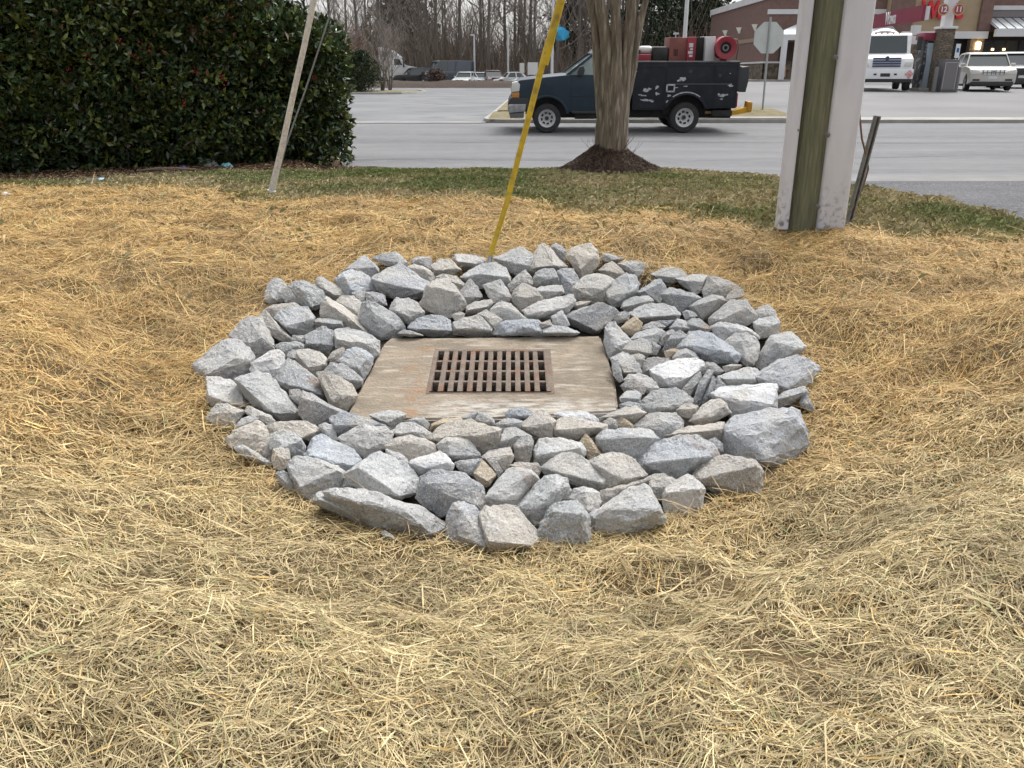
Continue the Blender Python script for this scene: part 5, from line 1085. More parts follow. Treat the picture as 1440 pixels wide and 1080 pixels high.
def car(name, label, loc, rz, L, Wd, H, col, kind='sedan', group=None, grille=None, detail=True):
    """front at local -X; parts: body, windows, roof, pillars, wheels, lamps, grille, plate"""
    r = empty(name, loc, label, {'sedan': 'car', 'suv': 'car', 'van': 'van', 'pickup': 'pickup'}[kind], group, rz=rz)
    pn = mat('paint_%d_%d_%d' % tuple(int(c*100) for c in col), col, tuple(c*.85 for c in col), rough=.3, scale=2, coat=.5)
    x0 = -L/2; R = .33 if kind != 'sedan' else .31; zs = .26
    fx, rx_ = x0+.19*L, x0+.79*L
    hood = {'sedan': .50, 'suv': .60, 'van': .60, 'pickup': .62}[kind]*H; belt = {'sedan': .62, 'suv': .63, 'van': .56, 'pickup': .62}[kind]*H
    ws = {'sedan': .30, 'suv': .27, 'van': .16, 'pickup': .30}[kind]; rt = {'sedan': .42, 'suv': .40, 'van': .27, 'pickup': .42}[kind]; re_ = {'sedan': .72, 'suv': .86, 'van': .985, 'pickup': .60}[kind]; rb = {'sedan': .86, 'suv': .965, 'van': .995, 'pickup': .64}[kind]
    X = lambda f: x0+f*L
    low = [(X(0), zs+.08), (X(.0), hood*.78), (X(.03), hood*.92), (X(.10), hood), (X(ws), belt), (X(rb), belt*1.0)]+([(X(.985), belt*.97), (X(1), belt*.85)] if kind != 'van' else [(X(1), belt)])+[(X(1), zs+.08), (rx_+R*1.35, zs)]+list(reversed(arch(rx_, R, R*1.22, zs)))+list(reversed(arch(fx, R, R*1.22, zs)))+[(fx-R*1.35, zs)]
    A = [(x, -Wd/2+.02, z) for x, z in low]; B = [(x, Wd/2-.02, z) for x, z in low]
    # rounded nose in plan: pull the front corners in
    f = lambda p: (p[0]+(.10*L*.5 if p[0] < X(.04) else .03*L if p[0] > X(.97) else 0)*(1), p[1], p[2])
    MB().loft([f(p) if False else p for p in A], B).build('body', pn, r, bevel=.11, seg=3)
    ti = .16 if kind != 'van' else .07
    gl = [(X(ws+.01), belt-.02), (X(rt), H*.955), (X(re_), H*.955), (X(rb-.01), belt-.02)]
    def fr(pts, ins, y=1): return [(x, -(Wd/2-.05-ins-ti*(z-belt)/(H-belt)), z) for x, z in pts], [(x, (Wd/2-.05-ins-ti*(z-belt)/(H-belt)), z) for x, z in pts]
    MB().loft(*fr(gl, .012)).build('windows', M_glass, r)
    MB().loft(*fr([(X(rt-.03), H*.94), (X(rt+.03), H*.985), (X((rt+re_)/2), H), (X(re_-.02), H*.985), (X(re_+.03), H*.94)], -.0)).build('roof', pn, r, bevel=.03)
    pil = [('pillar', [(X(ws), belt-.01), (X(rt-.02), H*.95), (X(rt+.01), H*.95), (X(ws+.035), belt-.01)]), ('pillar', [(X((ws+rb)/2-.012), belt-.01), (X((rt+re_)/2-.01), H*.95), (X((rt+re_)/2+.012), H*.95), (X((ws+rb)/2+.015), belt-.01)]), ('pillar', [(X(rb-.07), belt-.01), (X(re_-.03), H*.95), (X(re_+.02), H*.95), (X(rb), belt-.01)])]
    if kind == 'van': pil.append(('side_panel', [(X(.45), belt-.01), (X(.45), H*.95), (X(.98), H*.95), (X(.99), belt-.01)]))
    for nm, pp in pil:
        a, b = fr(pp, -.006); c, d = fr(pp, .03); MB().loft(a, c).build(nm, pn, r); MB().loft(b, d).build(nm, pn, r)
    for x in (fx, rx_):
        for s, y in ((-1, -Wd/2+.11), (1, Wd/2-.11)): wheel(r, x, y, R, R, .21, s, n=16, slots=5 if detail else 0)
    for s in (-1, 1):
        MB().prism([(s*(Wd/2-.05), hood*.70), (s*(Wd/2-.42), hood*.72), (s*(Wd/2-.40), hood*.84), (s*(Wd/2-.06), hood*.90)], X(0)-.02, X(.035), 'x').build('headlight', M_lamp, r, bevel=.01)
        MB().box((X(1)-.03, s*(Wd/2-.2)-.12, belt*.72), (X(1)+.015, s*(Wd/2-.2)+.12, belt*.92)).build('tail_light', M_redl, r, bevel=.01)
        MB().box((X(ws+.03), s*(Wd/2+.08)-.09, belt-.02), (X(ws+.03)+.12, s*(Wd/2+.08)+.09, belt+.13)).build('mirror', pn, r, bevel=.03)
        if detail: MB().box((X(0)-.012, s*(Wd/2-.30)-.14, zs+.16), (X(.02), s*(Wd/2-.30)+.14, zs+.24)).build('fog_lamp', M_trim, r)
    MB().box((X(0)-.022, -Wd*.24, hood*.66), (X(.02), Wd*.24, hood*.90)).build('grille', grille or M_trim, r, bevel=.02)
    if grille is not None:
        for i in range(6):
            y = -Wd*.22+Wd*.44*i/5; MB().box((X(0)-.03, y-.012, hood*.68), (X(0)-.02, y+.012, hood*.88)).build('grille_bar', M_trim, r)
        MB().lathe([(.001, 0), (.07, 0), (.07, .02), (.001, .02)], (X(0)-.022, 0, hood*.79), (-1, 0, 0), 16).build('badge', M_chrome, r)
    MB().box((X(0)-.03, -.17, zs+.24), (X(0)-.005, .17, zs+.36)).build('number_plate', M_plate, r)
    MB().box((X(0)-.015, -Wd/2+.10, zs-.05), (X(.05), Wd/2-.10, zs+.14)).build('bumper', M_trim, r, bevel=.03)
    MB().box((X(.1), -Wd/2+.2, .18), (X(.9), Wd/2-.2, zs+.1)).build('underbody', M_dark, r)
    return r
zst = lambda x, y: float(zfar(x, y))+.012
def at(px, Y): x = P(px, 110, Y).x; return Vector((x, Y, zst(x, Y)))
car('parked_car', 'pale silver crossover parked beside the stone column at the fuel station', at(1380, 41.5), math.radians(73), 4.65, 1.9, 1.66, (.54, .52, .48), 'suv', grille=M_chrome)
car('parked_car', 'black and grey sport utility vehicle behind the pale silver crossover', at(1424, 47), math.radians(70), 4.9, 1.95, 1.80, (.035, .03, .032), 'suv')
zl = lambda Y: float(np.interp(Y, *_LOT))+.014
def lot(px, Y): return Vector((P(px, 110, Y).x, Y, zl(Y)))
GP = 'cars parked at the far end of the lot'
car('parked_car', 'white parked car behind the mulch bed, leftmost of the pale cars', lot(655, 93), math.radians(75), 4.4, 1.78, 1.45, (.62, .64, .64), 'sedan', GP, detail=False)
car('parked_car', 'pale silver parked car left of the dark red one behind the mulch', lot(676, 95), math.radians(80), 4.4, 1.78, 1.42, (.48, .52, .53), 'sedan', GP, detail=False)
car('parked_car', 'dark maroon parked car between two pale cars behind the mulch', lot(693, 94), math.radians(100), 4.5, 1.8, 1.62, (.10, .05, .05), 'suv', GP, detail=False)
car('parked_car', 'white hatchback at the right end of the parked row', lot(719, 92), math.radians(15), 4.2, 1.75, 1.42, (.62, .63, .63), 'sedan', GP, detail=False)
car('parked_van', 'dark slate passenger van with high roof behind the mulch bed', lot(629, 96), math.radians(28), 5.6, 2.0, 2.6, (.075, .085, .11), 'van', GP, detail=False)
car('parked_pickup', 'black pickup parked between the semi tractor and the van', lot(586, 96), math.radians(20), 5.6, 2.0, 1.9, (.02, .02, .023), 'suv', GP, detail=False)

def semi():
    o = lot(556, 100); r = empty('semi_tractor', o, 'white semi truck tractor with tall sleeper roof in the lot', 'truck', rz=math.radians(180))
    W2 = 2.4; wp = mat('semi_white', (.66, .67, .67), (.58, .59, .6), rough=.35, scale=2)
    # local x: nose at -3 (after the turn it points to the right)
    MB().prism([(-3.0, .5), (-3.0, 1.55), (-2.8, 1.85), (-1.3, 2.1), (-1.3, .5), (-1.5, .5)]+list(reversed(arch(-2.1, .55, .62, .5))), -W2/2, W2/2).build('hood', wp, r, bevel=.12, seg=3)
    MB().prism([(-1.35, .6), (-1.35, 2.1), (-.8, 2.95), (1.6, 2.95), (1.6, .6)], -W2/2, W2/2).build('cab', wp, r, bevel=.08)
    MB().prism([(-.85, 2.90), (-.2, 3.45), (.5, 3.85), (1.6, 4.0), (1.6, 2.90)], -W2/2+.05, W2/2-.05).build('roof_fairing', wp, r, bevel=.15, seg=3)
    MB().loft([(-1.33, -W2/2+.2, 2.15), (-1.33, W2/2-.2, 2.15), (-.87, W2/2-.25, 2.86), (-.87, -W2/2+.25, 2.86)], [(-1.40, -W2/2+.2, 2.17), (-1.40, W2/2-.2, 2.17), (-.93, W2/2-.25, 2.88), (-.93, -W2/2+.25, 2.88)]).build('windscreen', M_glass, r)
    for s in (-1, 1):
        MB().prism([(-1.0, 2.15), (-.68, 2.78), (-.1, 2.78), (-.1, 2.15)], s*W2/2-.01, s*(W2/2+.012)).build('side_window', M_glass, r)
        MB().prism([(.7, 3.05), (.6, 3.4), (1.1, 3.5), (1.15, 3.05)], s*(W2/2-.06), s*(W2/2-.03)).build('roof_window', M_glass, r)
        MB().prism([(s*(W2/2-.45), 1.2), (s*(W2/2-.1), 1.2), (s*(W2/2-.1), 1.5), (s*(W2/2-.45), 1.45)], -3.03, -2.9, 'x').build('headlight', M_lamp, r)
        MB().box((-1.25, s*(W2/2+.2)-.08, 1.9), (-1.1, s*(W2/2+.2)+.08, 2.7)).build('mirror', M_trim, r)
        for x in (-2.1, 2.3, 3.6): wheel(r, x, s*(W2/2-.2), .5, .5, .3, s, 14, 0)
    MB().box((-3.08, -W2/2+.05, .4), (-2.8, W2/2-.05, .85)).build('bumper', M_chrome, r, bevel=.04); MB().box((-3.05, -.5, .95), (-2.98, .5, 1.6)).build('grille', M_trim, r)
    MB().box((-1.5, -.5, .5), (4.2, .5, .85)).build('chassis', M_dark, r)
semi()
def fuel_truck():
    o = at(1240, 41); o.z = zst(o.x, 41); r = empty('fuel_truck', o, 'white medium duty truck facing the road beside the fuel pump', 'truck', rz=math.radians(72))
    # local -X is the front; turned so that it faces the camera
    W2 = 2.3; wp = mat('truck_white', (.80, .81, .82), (.74, .75, .76), rough=.35, scale=1.5)
    MB().prism([(-1.35, .62), (-1.38, 1.15), (-1.30, 1.36), (-.2, 1.58), (-.2, .62), (-.35, .62)]+list(reversed(arch(-.75, .46, .55, .62))), -W2/2+.06, W2/2-.06).build('hood', wp, r, bevel=.10, seg=3)
    MB().prism([(-.25, .62), (-.25, 1.55), (.12, 2.38), (.30, 2.46), (1.5, 2.46), (1.5, .62)], -W2/2+.12, W2/2-.12).build('cab', wp, r, bevel=.06)
    y = W2/2-.28; MB().loft([(-.235, -y, 1.60), (-.235, y, 1.60), (.10, y-.04, 2.32), (.10, -y+.04, 2.32)], [(-.275, -y, 1.61), (-.275, y, 1.61), (.07, y-.04, 2.34), (.07, -y+.04, 2.34)]).build('windscreen', M_glass, r)
    MB().box((-1.46, -W2/2, .50), (-1.28, W2/2, .92)).build('bumper', wp, r, bevel=.04)
    MB().box((-1.40, -W2/2+.03, .36), (-1.2, W2/2-.03, .52)).build('valance', M_trim, r, bevel=.02)
    gm = mat('grille_blue', (.05, .07, .13), rough=.4)
    for i in range(4): MB().box((-1.412, -.58, 1.0+i*.105), (-1.37, .58, 1.075+i*.105)).build('grille_slat', gm, r)
    MB().lathe([(.001, 0), (.09, 0), (.09, .02), (.001, .02)], (-1.38, 0, 1.36), (-1, 0, 0), 16).build('badge', M_trim, r)
    for s in (-1, 1):
        MB().prism([(s*.70, 1.02), (s*1.02, 1.02), (s*1.06, 1.18), (s*1.0, 1.25), (s*.78, 1.22)], -1.43, -1.2, 'x').build('headlight', M_lamp, r, bevel=.02)
        MB().box((-1.475, s*.42-.06, .66), (-1.45, s*.42+.06, .73)).build('tow_hole', M_dark, r)
        q = MB(); q.tube([(-.1, s*(W2/2-.1), 1.6), (-.15, s*(W2/2+.18), 1.55), (-.15, s*(W2/2+.20), 2.3), (-.1, s*(W2/2-.1), 2.35)], .02, 6); q.build('mirror_arm', M_trim, r)
        MB().box((-.2, s*(W2/2+.20)-.11, 1.72), (-.1, s*(W2/2+.20)+.11, 2.28)).build('mirror', M_trim, r, bevel=.02)
        for x in (-.75, 3.6): wheel(r, x, s*(W2/2-.17), .46, .46, .28, s, 16, 0)
    for i in range(5): MB().box((.24, -.5+i*.25-.04, 2.455), (.36, -.5+i*.25+.04, 2.50)).build('roof_lamp', M_amber, r)
    MB().box((-1.477, -.2, .60), (-1.455, .2, .74)).build('number_plate', M_trim, r)
    q = MB(); c = Vector((-1.47, -.98, .70)); d = .19; A = [c+Vector((0, d, 0)), c+Vector((0, 0, d)), c+Vector((0, -d, 0)), c+Vector((0, 0, -d))]; q.loft(A, [p+Vector((-.012, 0, 0)) for p in A]); q.build('hazard_placard', mat('placard_red', (.55, .10, .12), (.6, .45, .45), rough=.5, scale=14), r)
    MB().lathe([(.001, 0), (.9, .05), (1.0, .3), (1.0, 4.2), (.9, 4.5), (.001, 4.55)], (1.7, 0, 1.75), (1, 0, 0), 22).build('tank', mat('tank_steel', (.5, .5, .51), rough=.35, metal=.6), r, smooth=True)
    MB().box((-.9, -.5, .5), (6, .5, .85)).build('chassis', M_dark, r)
fuel_truck()
# ================================================================ STORE, FUEL CANOPY, STREET FURNITURE
def store():
    Yf = 77.0; cL = P(1072, 112, Yf); zb = zst(cL.x, Yf); XL = cL.x; XR = XL+62; Yb = 99
    r = empty('store_building', (XL, Yf, zb), 'brown brick convenience store with white bands and red lettering', 'building')
    z = lambda py: P(1072, py, Yf).z-zb; X = lambda px: P(px, 60, Yf).x-XL
    BR = mat('brown_brick', (.20, .125, .105), (.165, .10, .085), rough=.9, scale=3, bump=.3, bscale=30); WH = mat('white_band', (.66, .66, .66), (.60, .60, .61), rough=.7, scale=1)
    TN = mat('tan_render', (.40, .31, .20), (.36, .28, .18), rough=.9, scale=1.5); DK = mat('dark_recess', (.045, .028, .022), (.06, .04, .03), rough=.9, scale=2)
    ST = mat('stone_veneer', (.17, .13, .095), (.08, .065, .05), rough=.9, scale=2.4, contrast=(.42, .55), bump=1, bscale=6, c3=(.26, .21, .16), s3=3.4)
    RF = mat('awning_metal', (.44, .46, .47), rough=.45, metal=.3); GL = mat('shop_glass', (.03, .035, .033), (.07, .065, .05), rough=.08, scale=.8)
    top = z(-2); bandt, bandb = z(13), z(20)
    def b(nm, m, x0, x1, y0, y1, z0, z1, bev=0): return MB().box((x0, y0, z0), (x1, y1, z1)).build(nm, m, r, bevel=bev)
    W2 = XR-XL
    b('wall', BR, 0, X(1240)-.02, 0, Yb-Yf, 0, top)                                    # left brick block
    b('parapet', WH, -.15, X(1240), -.12, Yb-Yf+.1, top+.004, top+.55)
    b('white_band', WH, -.12, X(1240)-.03, -.10, -.004, bandb, bandt)
    MB().box((-.12, .0, bandb), (-.003, Yb-Yf, bandt)).build('white_band', WH, r)
    b('stone_base', ST, -.10, X(1100), -.14, -.005, 0, z(89)); MB().box((-.14, -.14, 0), (-.004, Yb-Yf, z(89))).build('stone_base', ST, r)
    MB().box((-.22, -.24, z(89)+.003), (-.002, Yb-Yf, z(86.5))).build('ledge', WH, r); b('ledge', WH, .0, X(1098), -.22, -.003, z(89)+.003, z(86.5))
    LM = mat('wall_light', (.85, .82, .75), rough=.4)
    for i in range(3):
        yy = 3.5+i*5.5; MB().loft([(-.03, yy-.05, z(36)-.25), (-.03, yy+.05, z(36)-.25), (-.16, yy, z(36)-.25)], [(-.03, yy-.45, z(36)+.28), (-.03, yy+.45, z(36)+.28), (-.45, yy, z(36)+.28)]).build('wall_light', LM, r)
    MB().box((-.06, 1.5, z(57)), (-.004, 10.5, z(51))).build('inset_panel', mat('inset_tan', (.30, .22, .17), rough=.9), r)
    # porch with metal roof and white column
    px0, px1 = X(1096), X(1245)
    A = [(px0-1.2, -2.6, z(50)), (px1, -2.6, z(50)), (px1, -.02, z(30)), (px0+1.8, -.02, z(30))]; MB().loft(A, [(x, y, zz-.12) for x, y, zz in A]).build('porch_roof', RF, r)
    for i in range(16):
        xx = px0-.9+i*.75
        if xx < px1-.1: MB().box((0, -2.58, -.02), (.05, -.03, .05)).add([], []).build('roof_seam', mat('seam_grey', (.12, .13, .14), rough=.5, metal=.4), r)
        else: continue
        o = r.children[-1]; o.location = (xx, 0, 0)
        me = o.data
        for v in me.vertices: v.co.z += z(50)+(v.co.y+2.6)/2.58*(z(30)-z(50))
    b('porch_beam', WH, px0-1.3, px1, -2.75, -2.45, z(58), z(51))
    for px in (1090.5, 1160, 1235): b('porch_column', WH, X(px)-.2, X(px)+.2, -2.8, -2.4, 0, z(58)-.003, .02)
    b('porch_back', DK, X(1097), px1, -.2, -.006, z(90), z(60)); b('porch_dado', ST, X(1098)+.02, px1, -.26, -.01, 0, z(86))
    b('poster', mat('orange_poster', (.50, .22, .12), (.62, .45, .35), rough=.6, scale=1.6), X(1092.5)+.35, X(1102)+.35, -.36, -.30, z(108), z(94), .02)
    # tan sign block
    xs0, xs1 = X(1240), X(1363); b('sign_wall', TN, xs0, xs1, -.8, 6, z(50), z(-45)); b('sign_wall_base', BR, xs0+.003, X(1272), -1.0, -.805, z(52), z(-30))
    b('white_band', WH, X(1258), X(1377), -1.25, -.81, z(55), z(45))
    # brick pier, then a windowed bay with metal awning
    b('brick_pier', BR, xs1+.003, X(1379), -1.1, 4, z(44), z(-45)); b('stone_pier', ST, X(1355), X(1374), -1.15, -.6, 0, z(55)-.003)
    b('brick_wall', BR, X(1379)+.003, W2, 0, Yb-Yf, z(55), z(-30)); b('white_band', WH, X(1380), W2, -.16, -.004, z(14), z(8)); b('grey_band', mat('band_grey', (.22, .20, .20), rough=.8), X(1380), W2, -.05, -.003, z(24), z(14)-.003)
    A = [(X(1378), -2.4, z(42)), (W2, -2.4, z(42)), (W2, -.06, z(25)), (X(1378), -.06, z(25))]; MB().loft(A, [(x, y, zz-.1) for x, y, zz in A]).build('awning', RF, r)
    for i in range(22):
        xx = X(1379)+i*.72
        q = MB().box((xx, -2.4, 0), (xx+.06, -.07, .06)); q.v = [(x, y, zz+z(42)+(y+2.4)/2.34*(z(25)-z(42))-.01) for x, y, zz in q.v]; q.build('awning_seam', MATS['seam_grey'], r)
    b('white_band', WH, X(1376), W2, -2.5, -2.2, z(53), z(43)); b('window_wall', DK, X(1258), W2, -.03, .3, 0, z(45)-.003)
    FR = mat('black_frame', (.02, .02, .022), rough=.5)
    for x0, x1, n in ((1335, 1355, 2), (1376, 1431, 3), (1433, 1500, 4)):
        for i in range(n):
            a, c = X(x0)+(X(x1)-X(x0))*i/n, X(x0)+(X(x1)-X(x0))*(i+1)/n; w = b('window', FR, a, c, -.12, -.034, .25, z(56))
            for k, (q0, q1) in enumerate(((.33, z(72)), (z(71), z(57)))): MB().box((a+.1, -.135, q0), (c-.1, -.124, q1)).build('pane', GL, w)
    lm = mat('lit_wall_lamp', (1, .72, .38), emit=6); b('wall_lamp', lm, X(1365)-.16, X(1365)+.16, -1.45, -1.2, z(70), z(60), .04)
    em = mat('window_lamp', (1, .6, .25), emit=3)
    for px in (1396, 1412): b('shop_lamp', em, X(px)-.1, X(px)+.1, -.2, -.14, z(71), z(68))
    # big red letters, first and last letters show either side of the canopy column
    RD = mat('sign_red', (.62, .015, .035), rough=.4); WE = mat('letter_edge', (.70, .55, .45), rough=.5)
    me = text_mesh('Wawa', 1.9, .12, .05); o = link('lettering', me, RD, r, 'red block lettering of the store sign'); o.rotation_euler = (math.pi/2, 0, 0); o.scale = (.70, 1, 1); o.location = (P(1325, 16, Yf-1).x-XL, -1.0, z(16))
    gp = [(-.5, -.1), (-.25, .25), (0, .75), (.3, .9), (.6, .55), (.55, .1), (.4, -.15), (0, -.3)]; zz = z(1); gx = X(1321)
    MB().loft([(gx+a*1.3, -.95, zz+c*1.5) for a, c in gp], [(gx+a*1.3, -.82, zz+c*1.5) for a, c in gp]).build('white_emblem', WH, r)
    # round red disc sign on the awning
    MB().lathe([(.001, 0), (.42, 0), (.42, .08), (.001, .1)], (X(1436), -2.6, z(33.5)), (0, -1, 0), 20).build('round_sign', mat('disc_red', (.20, .03, .04), rough=.5), r)
    b('step', M_conc, -.4, W2, -3.4, -.28, -.1, .14); MB().box((-2.2, -3.4, -.1), (-.42, Yb-Yf, .14)).build('step', M_conc, r)
store()
def canopy():
    # burgundy fascia running from far left to near right, on a far white column
    a, b = P(1229, 30.5, 68), P(1299, 18.5, 58); bu = mat('burgundy_fascia', (.23, .018, .05), (.20, .016, .045), rough=.45, scale=1); WH = MATS['white_band']
    zb_ = zst(a.x, 60); r = empty('fuel_canopy', (a.x, a.y, zb_), 'burgundy fuel canopy fascia with white lettering on white columns', 'canopy')
    d = (b-a); d.z = 0; L = d.length; d.normalize(); nrm = Vector((d.y, -d.x, 0)); hh = .46
    ext = b+d*3.0; zc = (a.z+b.z)/2
    def slab(p, q, z0, z1, t0, t1, nm, m):
        A = [p+nrm*t0, q+nrm*t0, q+nrm*t1, p+nrm*t1]; return MB().loft([(v.x, v.y, z0) for v in A], [(v.x, v.y, z1) for v in A]).build(nm, m, r, world=True)
    slab(a, b, zc-hh, zc+hh, -.1, .1, 'fascia', bu); slab(a+d*.1, b-d*.1, zc-hh+.06, zc+hh-.06, -.4, -.104, 'deck', WH)
    me = text_mesh('Wawa', .95, .02, .006); o = link('lettering', me, mat('letter_white', (.7, .7, .7), rough=.5), r, 'white lettering on the fascia'); m = a+d*(L*.41)+nrm*.125; o.rotation_euler = (math.pi/2, 0, math.atan2(d.y, d.x)); o.location = m-r.location; o.location.z = zc-zb_; o.scale = (.9, 1.25, 1)
    for px, Y in ((1285, 63.5),):
        c = P(px, 60, Y); MB().box((c.x-.25, Y-.25, zb_+1.5), (c.x+.25, Y+.25, zc-hh)).build('column', WH, r, world=True); MB().box((c.x-.5, Y-.5, zb_-.1), (c.x+.5, Y+.5, zb_+2.6)).build('column_base', MATS['stone_veneer'], r, world=True)
    # near column: stone foot, white shaft, round pump number signs
    Y = 40.0; c = P(1316, 124, Y); zg = zst(c.x, Y); r2 = empty('canopy_column', (c.x, Y, zg), 'near canopy column with stone lower half and round pump number signs', 'column')
    zt = P(1330, 41, Y).z-zg; w = 9.5*mpp(Y); MB().box((-w, -w, -.1), (w, w, zt)).build('stone_foot', mat('column_stone', (.15, .12, .09), (.085, .07, .055), rough=.9, scale=9, stretch=(1, 1, 2.4), contrast=(.42, .56), bump=1, bscale=14, c3=(.25, .20, .15), s3=8), r2)
    MB().box((-w*1.22, -w*1.22, zt+.003), (w*1.22, w*1.22, zt+.10)).build('cap', WH, r2, bevel=.02); MB().box((-w*.62, -w*.62, zt+.103), (w*.62, w*.62, zt+3.2)).build('shaft', WH, r2)
    for px, s in ((1320, '12'), (1341, '11')):
        p = P(px, 14.5, Y); q = MB().lathe([(.001, 0), (.24, 0), (.24, .03), (.001, .03)], (p.x-c.x, -.42, p.z-zg), (0, -1, 0), 22).build('number_sign', mat('number_red', (.33, .06, .07), rough=.5), r2)
        MB().lathe([(.205, .031), (.235, .031), (.235, .036), (.205, .036)], (p.x-c.x, -.42, p.z-zg), (0, -1, 0), 22).build('rim', mat('rim_gold', (.55, .42, .2), rough=.5), q)
        t = link('numeral', text_mesh(s, .30, .006, .008), MATS['letter_white'], q, 'numerals reading '+s); t.rotation_euler = (math.pi/2, 0, 0); t.location = (p.x-c.x, -.47, p.z-zg)
        MB().box((min(0, p.x-c.x), -.40, p.z-zg-.03), (max(0, p.x-c.x), -.37, p.z-zg+.03)).build('sign_arm', WH, r2)
canopy()
def station_bits():
    Y = 40.6; c = P(1300, 122, Y); zg = zst(c.x, Y); r = empty('fuel_pump', (c.x, Y, zg), 'grey fuel pump with burgundy top panel left of the stone column', 'fuel pump')
    mp = mpp(Y)
    MB().box((-9*mp, -.35, 0), (8*mp, .35, 62*mp)).build('cabinet', mat('pump_grey', (.36, .42, .47), (.30, .36, .41), rough=.45, scale=2), r, bevel=.02)
    MB().box((-14*mp, -.3, .05), (-9.2*mp, .3, 66*mp)).build('hose_side', mat('pump_dark', (.05, .045, .05), (.25, .27, .30), rough=.5, scale=5, contrast=(.52, .6)), r)
    MB().box((-17*mp, -.45, 66*mp), (12*mp, .45, 75*mp)).build('top_panel', mat('burgundy_panel', (.22, .02, .05), rough=.5), r, bevel=.02)
    MB().box((-16*mp, -.6, -.1), (14*mp, .6, .12)).build('island', M_conc, r, bevel=.03)
    MB().tube([(-10*mp, -.36, 1.5), (-12*mp, -.55, 1.1), (-13*mp, -.5, .5), (-11*mp, -.38, .9)], .02, 6).build('hose', M_trim, r, smooth=True)
    Y = 39.2; c = P(1328, 125, Y); zg = zst(c.x, Y); r = empty('waste_cabinet', (c.x, Y, zg), 'dark grey panelled bin cabinet in front of the stone column', 'bin')
    MB().box((-10*mp, -.3, -.03), (10*mp, .3, 41*mp)).build('cabinet', mat('cab_grey', (.11, .105, .11), rough=.6), r, bevel=.02); MB().box((-8*mp, -.312, 3*mp), (8*mp, -.296, 37*mp)).build('panel', mat('cab_panel', (.16, .15, .155), rough=.6), r)
    q = MB()
    for a in ((-8.6, -8, 3, 37), (8, 8.6, 3, 37), (-8.6, 8.6, 37, 37.7)): q.box((a[0]*mp, -.318, a[2]*mp), (a[1]*mp, -.294, a[3]*mp))
    q.build('panel_trim', mat('trim_light', (.4, .4, .4), rough=.5), r)
    for px, lab in ((1313, 'dark grey bollard left of the bin cabinet'), (1344, 'dark grey bollard right of the bin cabinet')):
        c = P(px, 125, 39.0); zg = zst(c.x, 39); o = MB().lathe([(.001, -.05), (.085, -.05), (.085, .98), (.06, 1.04), (.001, 1.05)], (0, 0, 0), (0, 0, 1), 16).build('bollard', mat('bollard_grey', (.14, .135, .14), rough=.6), smooth=True); o.location = (c.x, 39, zg); tag(o, lab, 'bollard', 'bollards at the pump island')
    c = P(1337, 124, 44.5); zg = zst(c.x, 44.5); r = empty('bay_sign', (c.x, 44.5, zg), 'small white and blue parking bay sign right of the stone column', 'sign')
    MB().cyl((0, 0, 0), (0, 0, 2.0), .03, n=8).build('post', MATS['galvanised'], r); MB().box((-.11, -.05, 1.45), (.11, -.03, 2.1)).build('plate', mat('plate_white', (.6, .64, .68), rough=.5), r); MB().box((-.06, -.056, 1.7), (.06, -.051, 1.9)).build('symbol', mat('plate_blue', (.03, .1, .3)), r)
station_bits()
def stop_sign():
    Y = 26.9; c = P(1071.5, 156, Y); c.z = float(zfar(c.x, Y))+.12; r = empty('road_sign', c, 'octagonal road sign seen from its bare white back', 'sign')
    ctr = P(1081.5, 53, Y-.06); R = 20.2*mpp(Y)/math.cos(math.pi/8); top = P(1083, 24, Y)
    A = [(ctr.x-c.x+R*math.cos(math.pi/8+i*math.pi/4), -.03, ctr.z-c.z+R*math.sin(math.pi/8+i*math.pi/4)) for i in range(8)]
    MB().loft(A, [(x, y+.006, z) for x, y, z in A]).build('plate', mat('sign_back', (.55, .58, .57), (.48, .51, .50), rough=.45, metal=.2, scale=3), r)
    MB().tube([(0, -.06, -.3), (top.x-c.x, -.06, top.z-c.z)], .032, 8).build('post', mat('sign_post', (.33, .36, .36), rough=.5, metal=.5), r, smooth=True)
stop_sign()
def lamp_post(px, pyt, Y, arm, label, wpx, pyb=110, arms=(1,)):
    b = P(px, pyb, Y); b.z = zl(Y) if px < 800 else float(zfar(b.x, Y)); t = P(px, pyt, Y); h = t.z-b.z; w = wpx*mpp(Y)/2
    r = empty('lamp_post', b, label, 'lamp post', 'light poles of the lots'); M = mat('pole_paint', (.60, .61, .62), (.52, .53, .54), rough=.5, scale=2)
    MB().tube([(0, 0, -.1), (0, 0, .0), (0, 0, h)], [w, w, w*.8], 10).build('pole', M, r, smooth=True)
    for a in arms: MB().box((min(0, a*arm*mpp(Y)), -.16, h-.12), (max(0, a*arm*mpp(Y)), .16, h+.06)).build('lamp_head', M, r, bevel=.03)
    MB().box((-w*1.7, -w*1.7, -.1), (w*1.7, w*1.7, .35)).build('footing', M_conc, r)
lamp_post(491, 44, 97, 6, 'white light pole above the hedge end, head to the right', 3)
lamp_post(667.5, 49, 99, -5, 'white light pole behind the pale parked cars, head to the left', 3)
lamp_post(714.5, 37, 98, 5, 'tall white light pole above the rightmost parked car', 3)
lamp_post(776, -60, 56, 8, 'thick white light pole behind the yellow guard, head out of view', 4)
lamp_post(801.5, 57, 120, 3.5, 'thin far light pole with a double head above the truck hood', 2.2, arms=(1, -1))
lamp_post(946.5, 47, 92, 3.5, 'far light pole with a small head above the tool body', 2.4, arms=(1, -1))
lamp_post(959, -80, 33, 10, 'thick white light pole rising behind the truck load', 6.5)
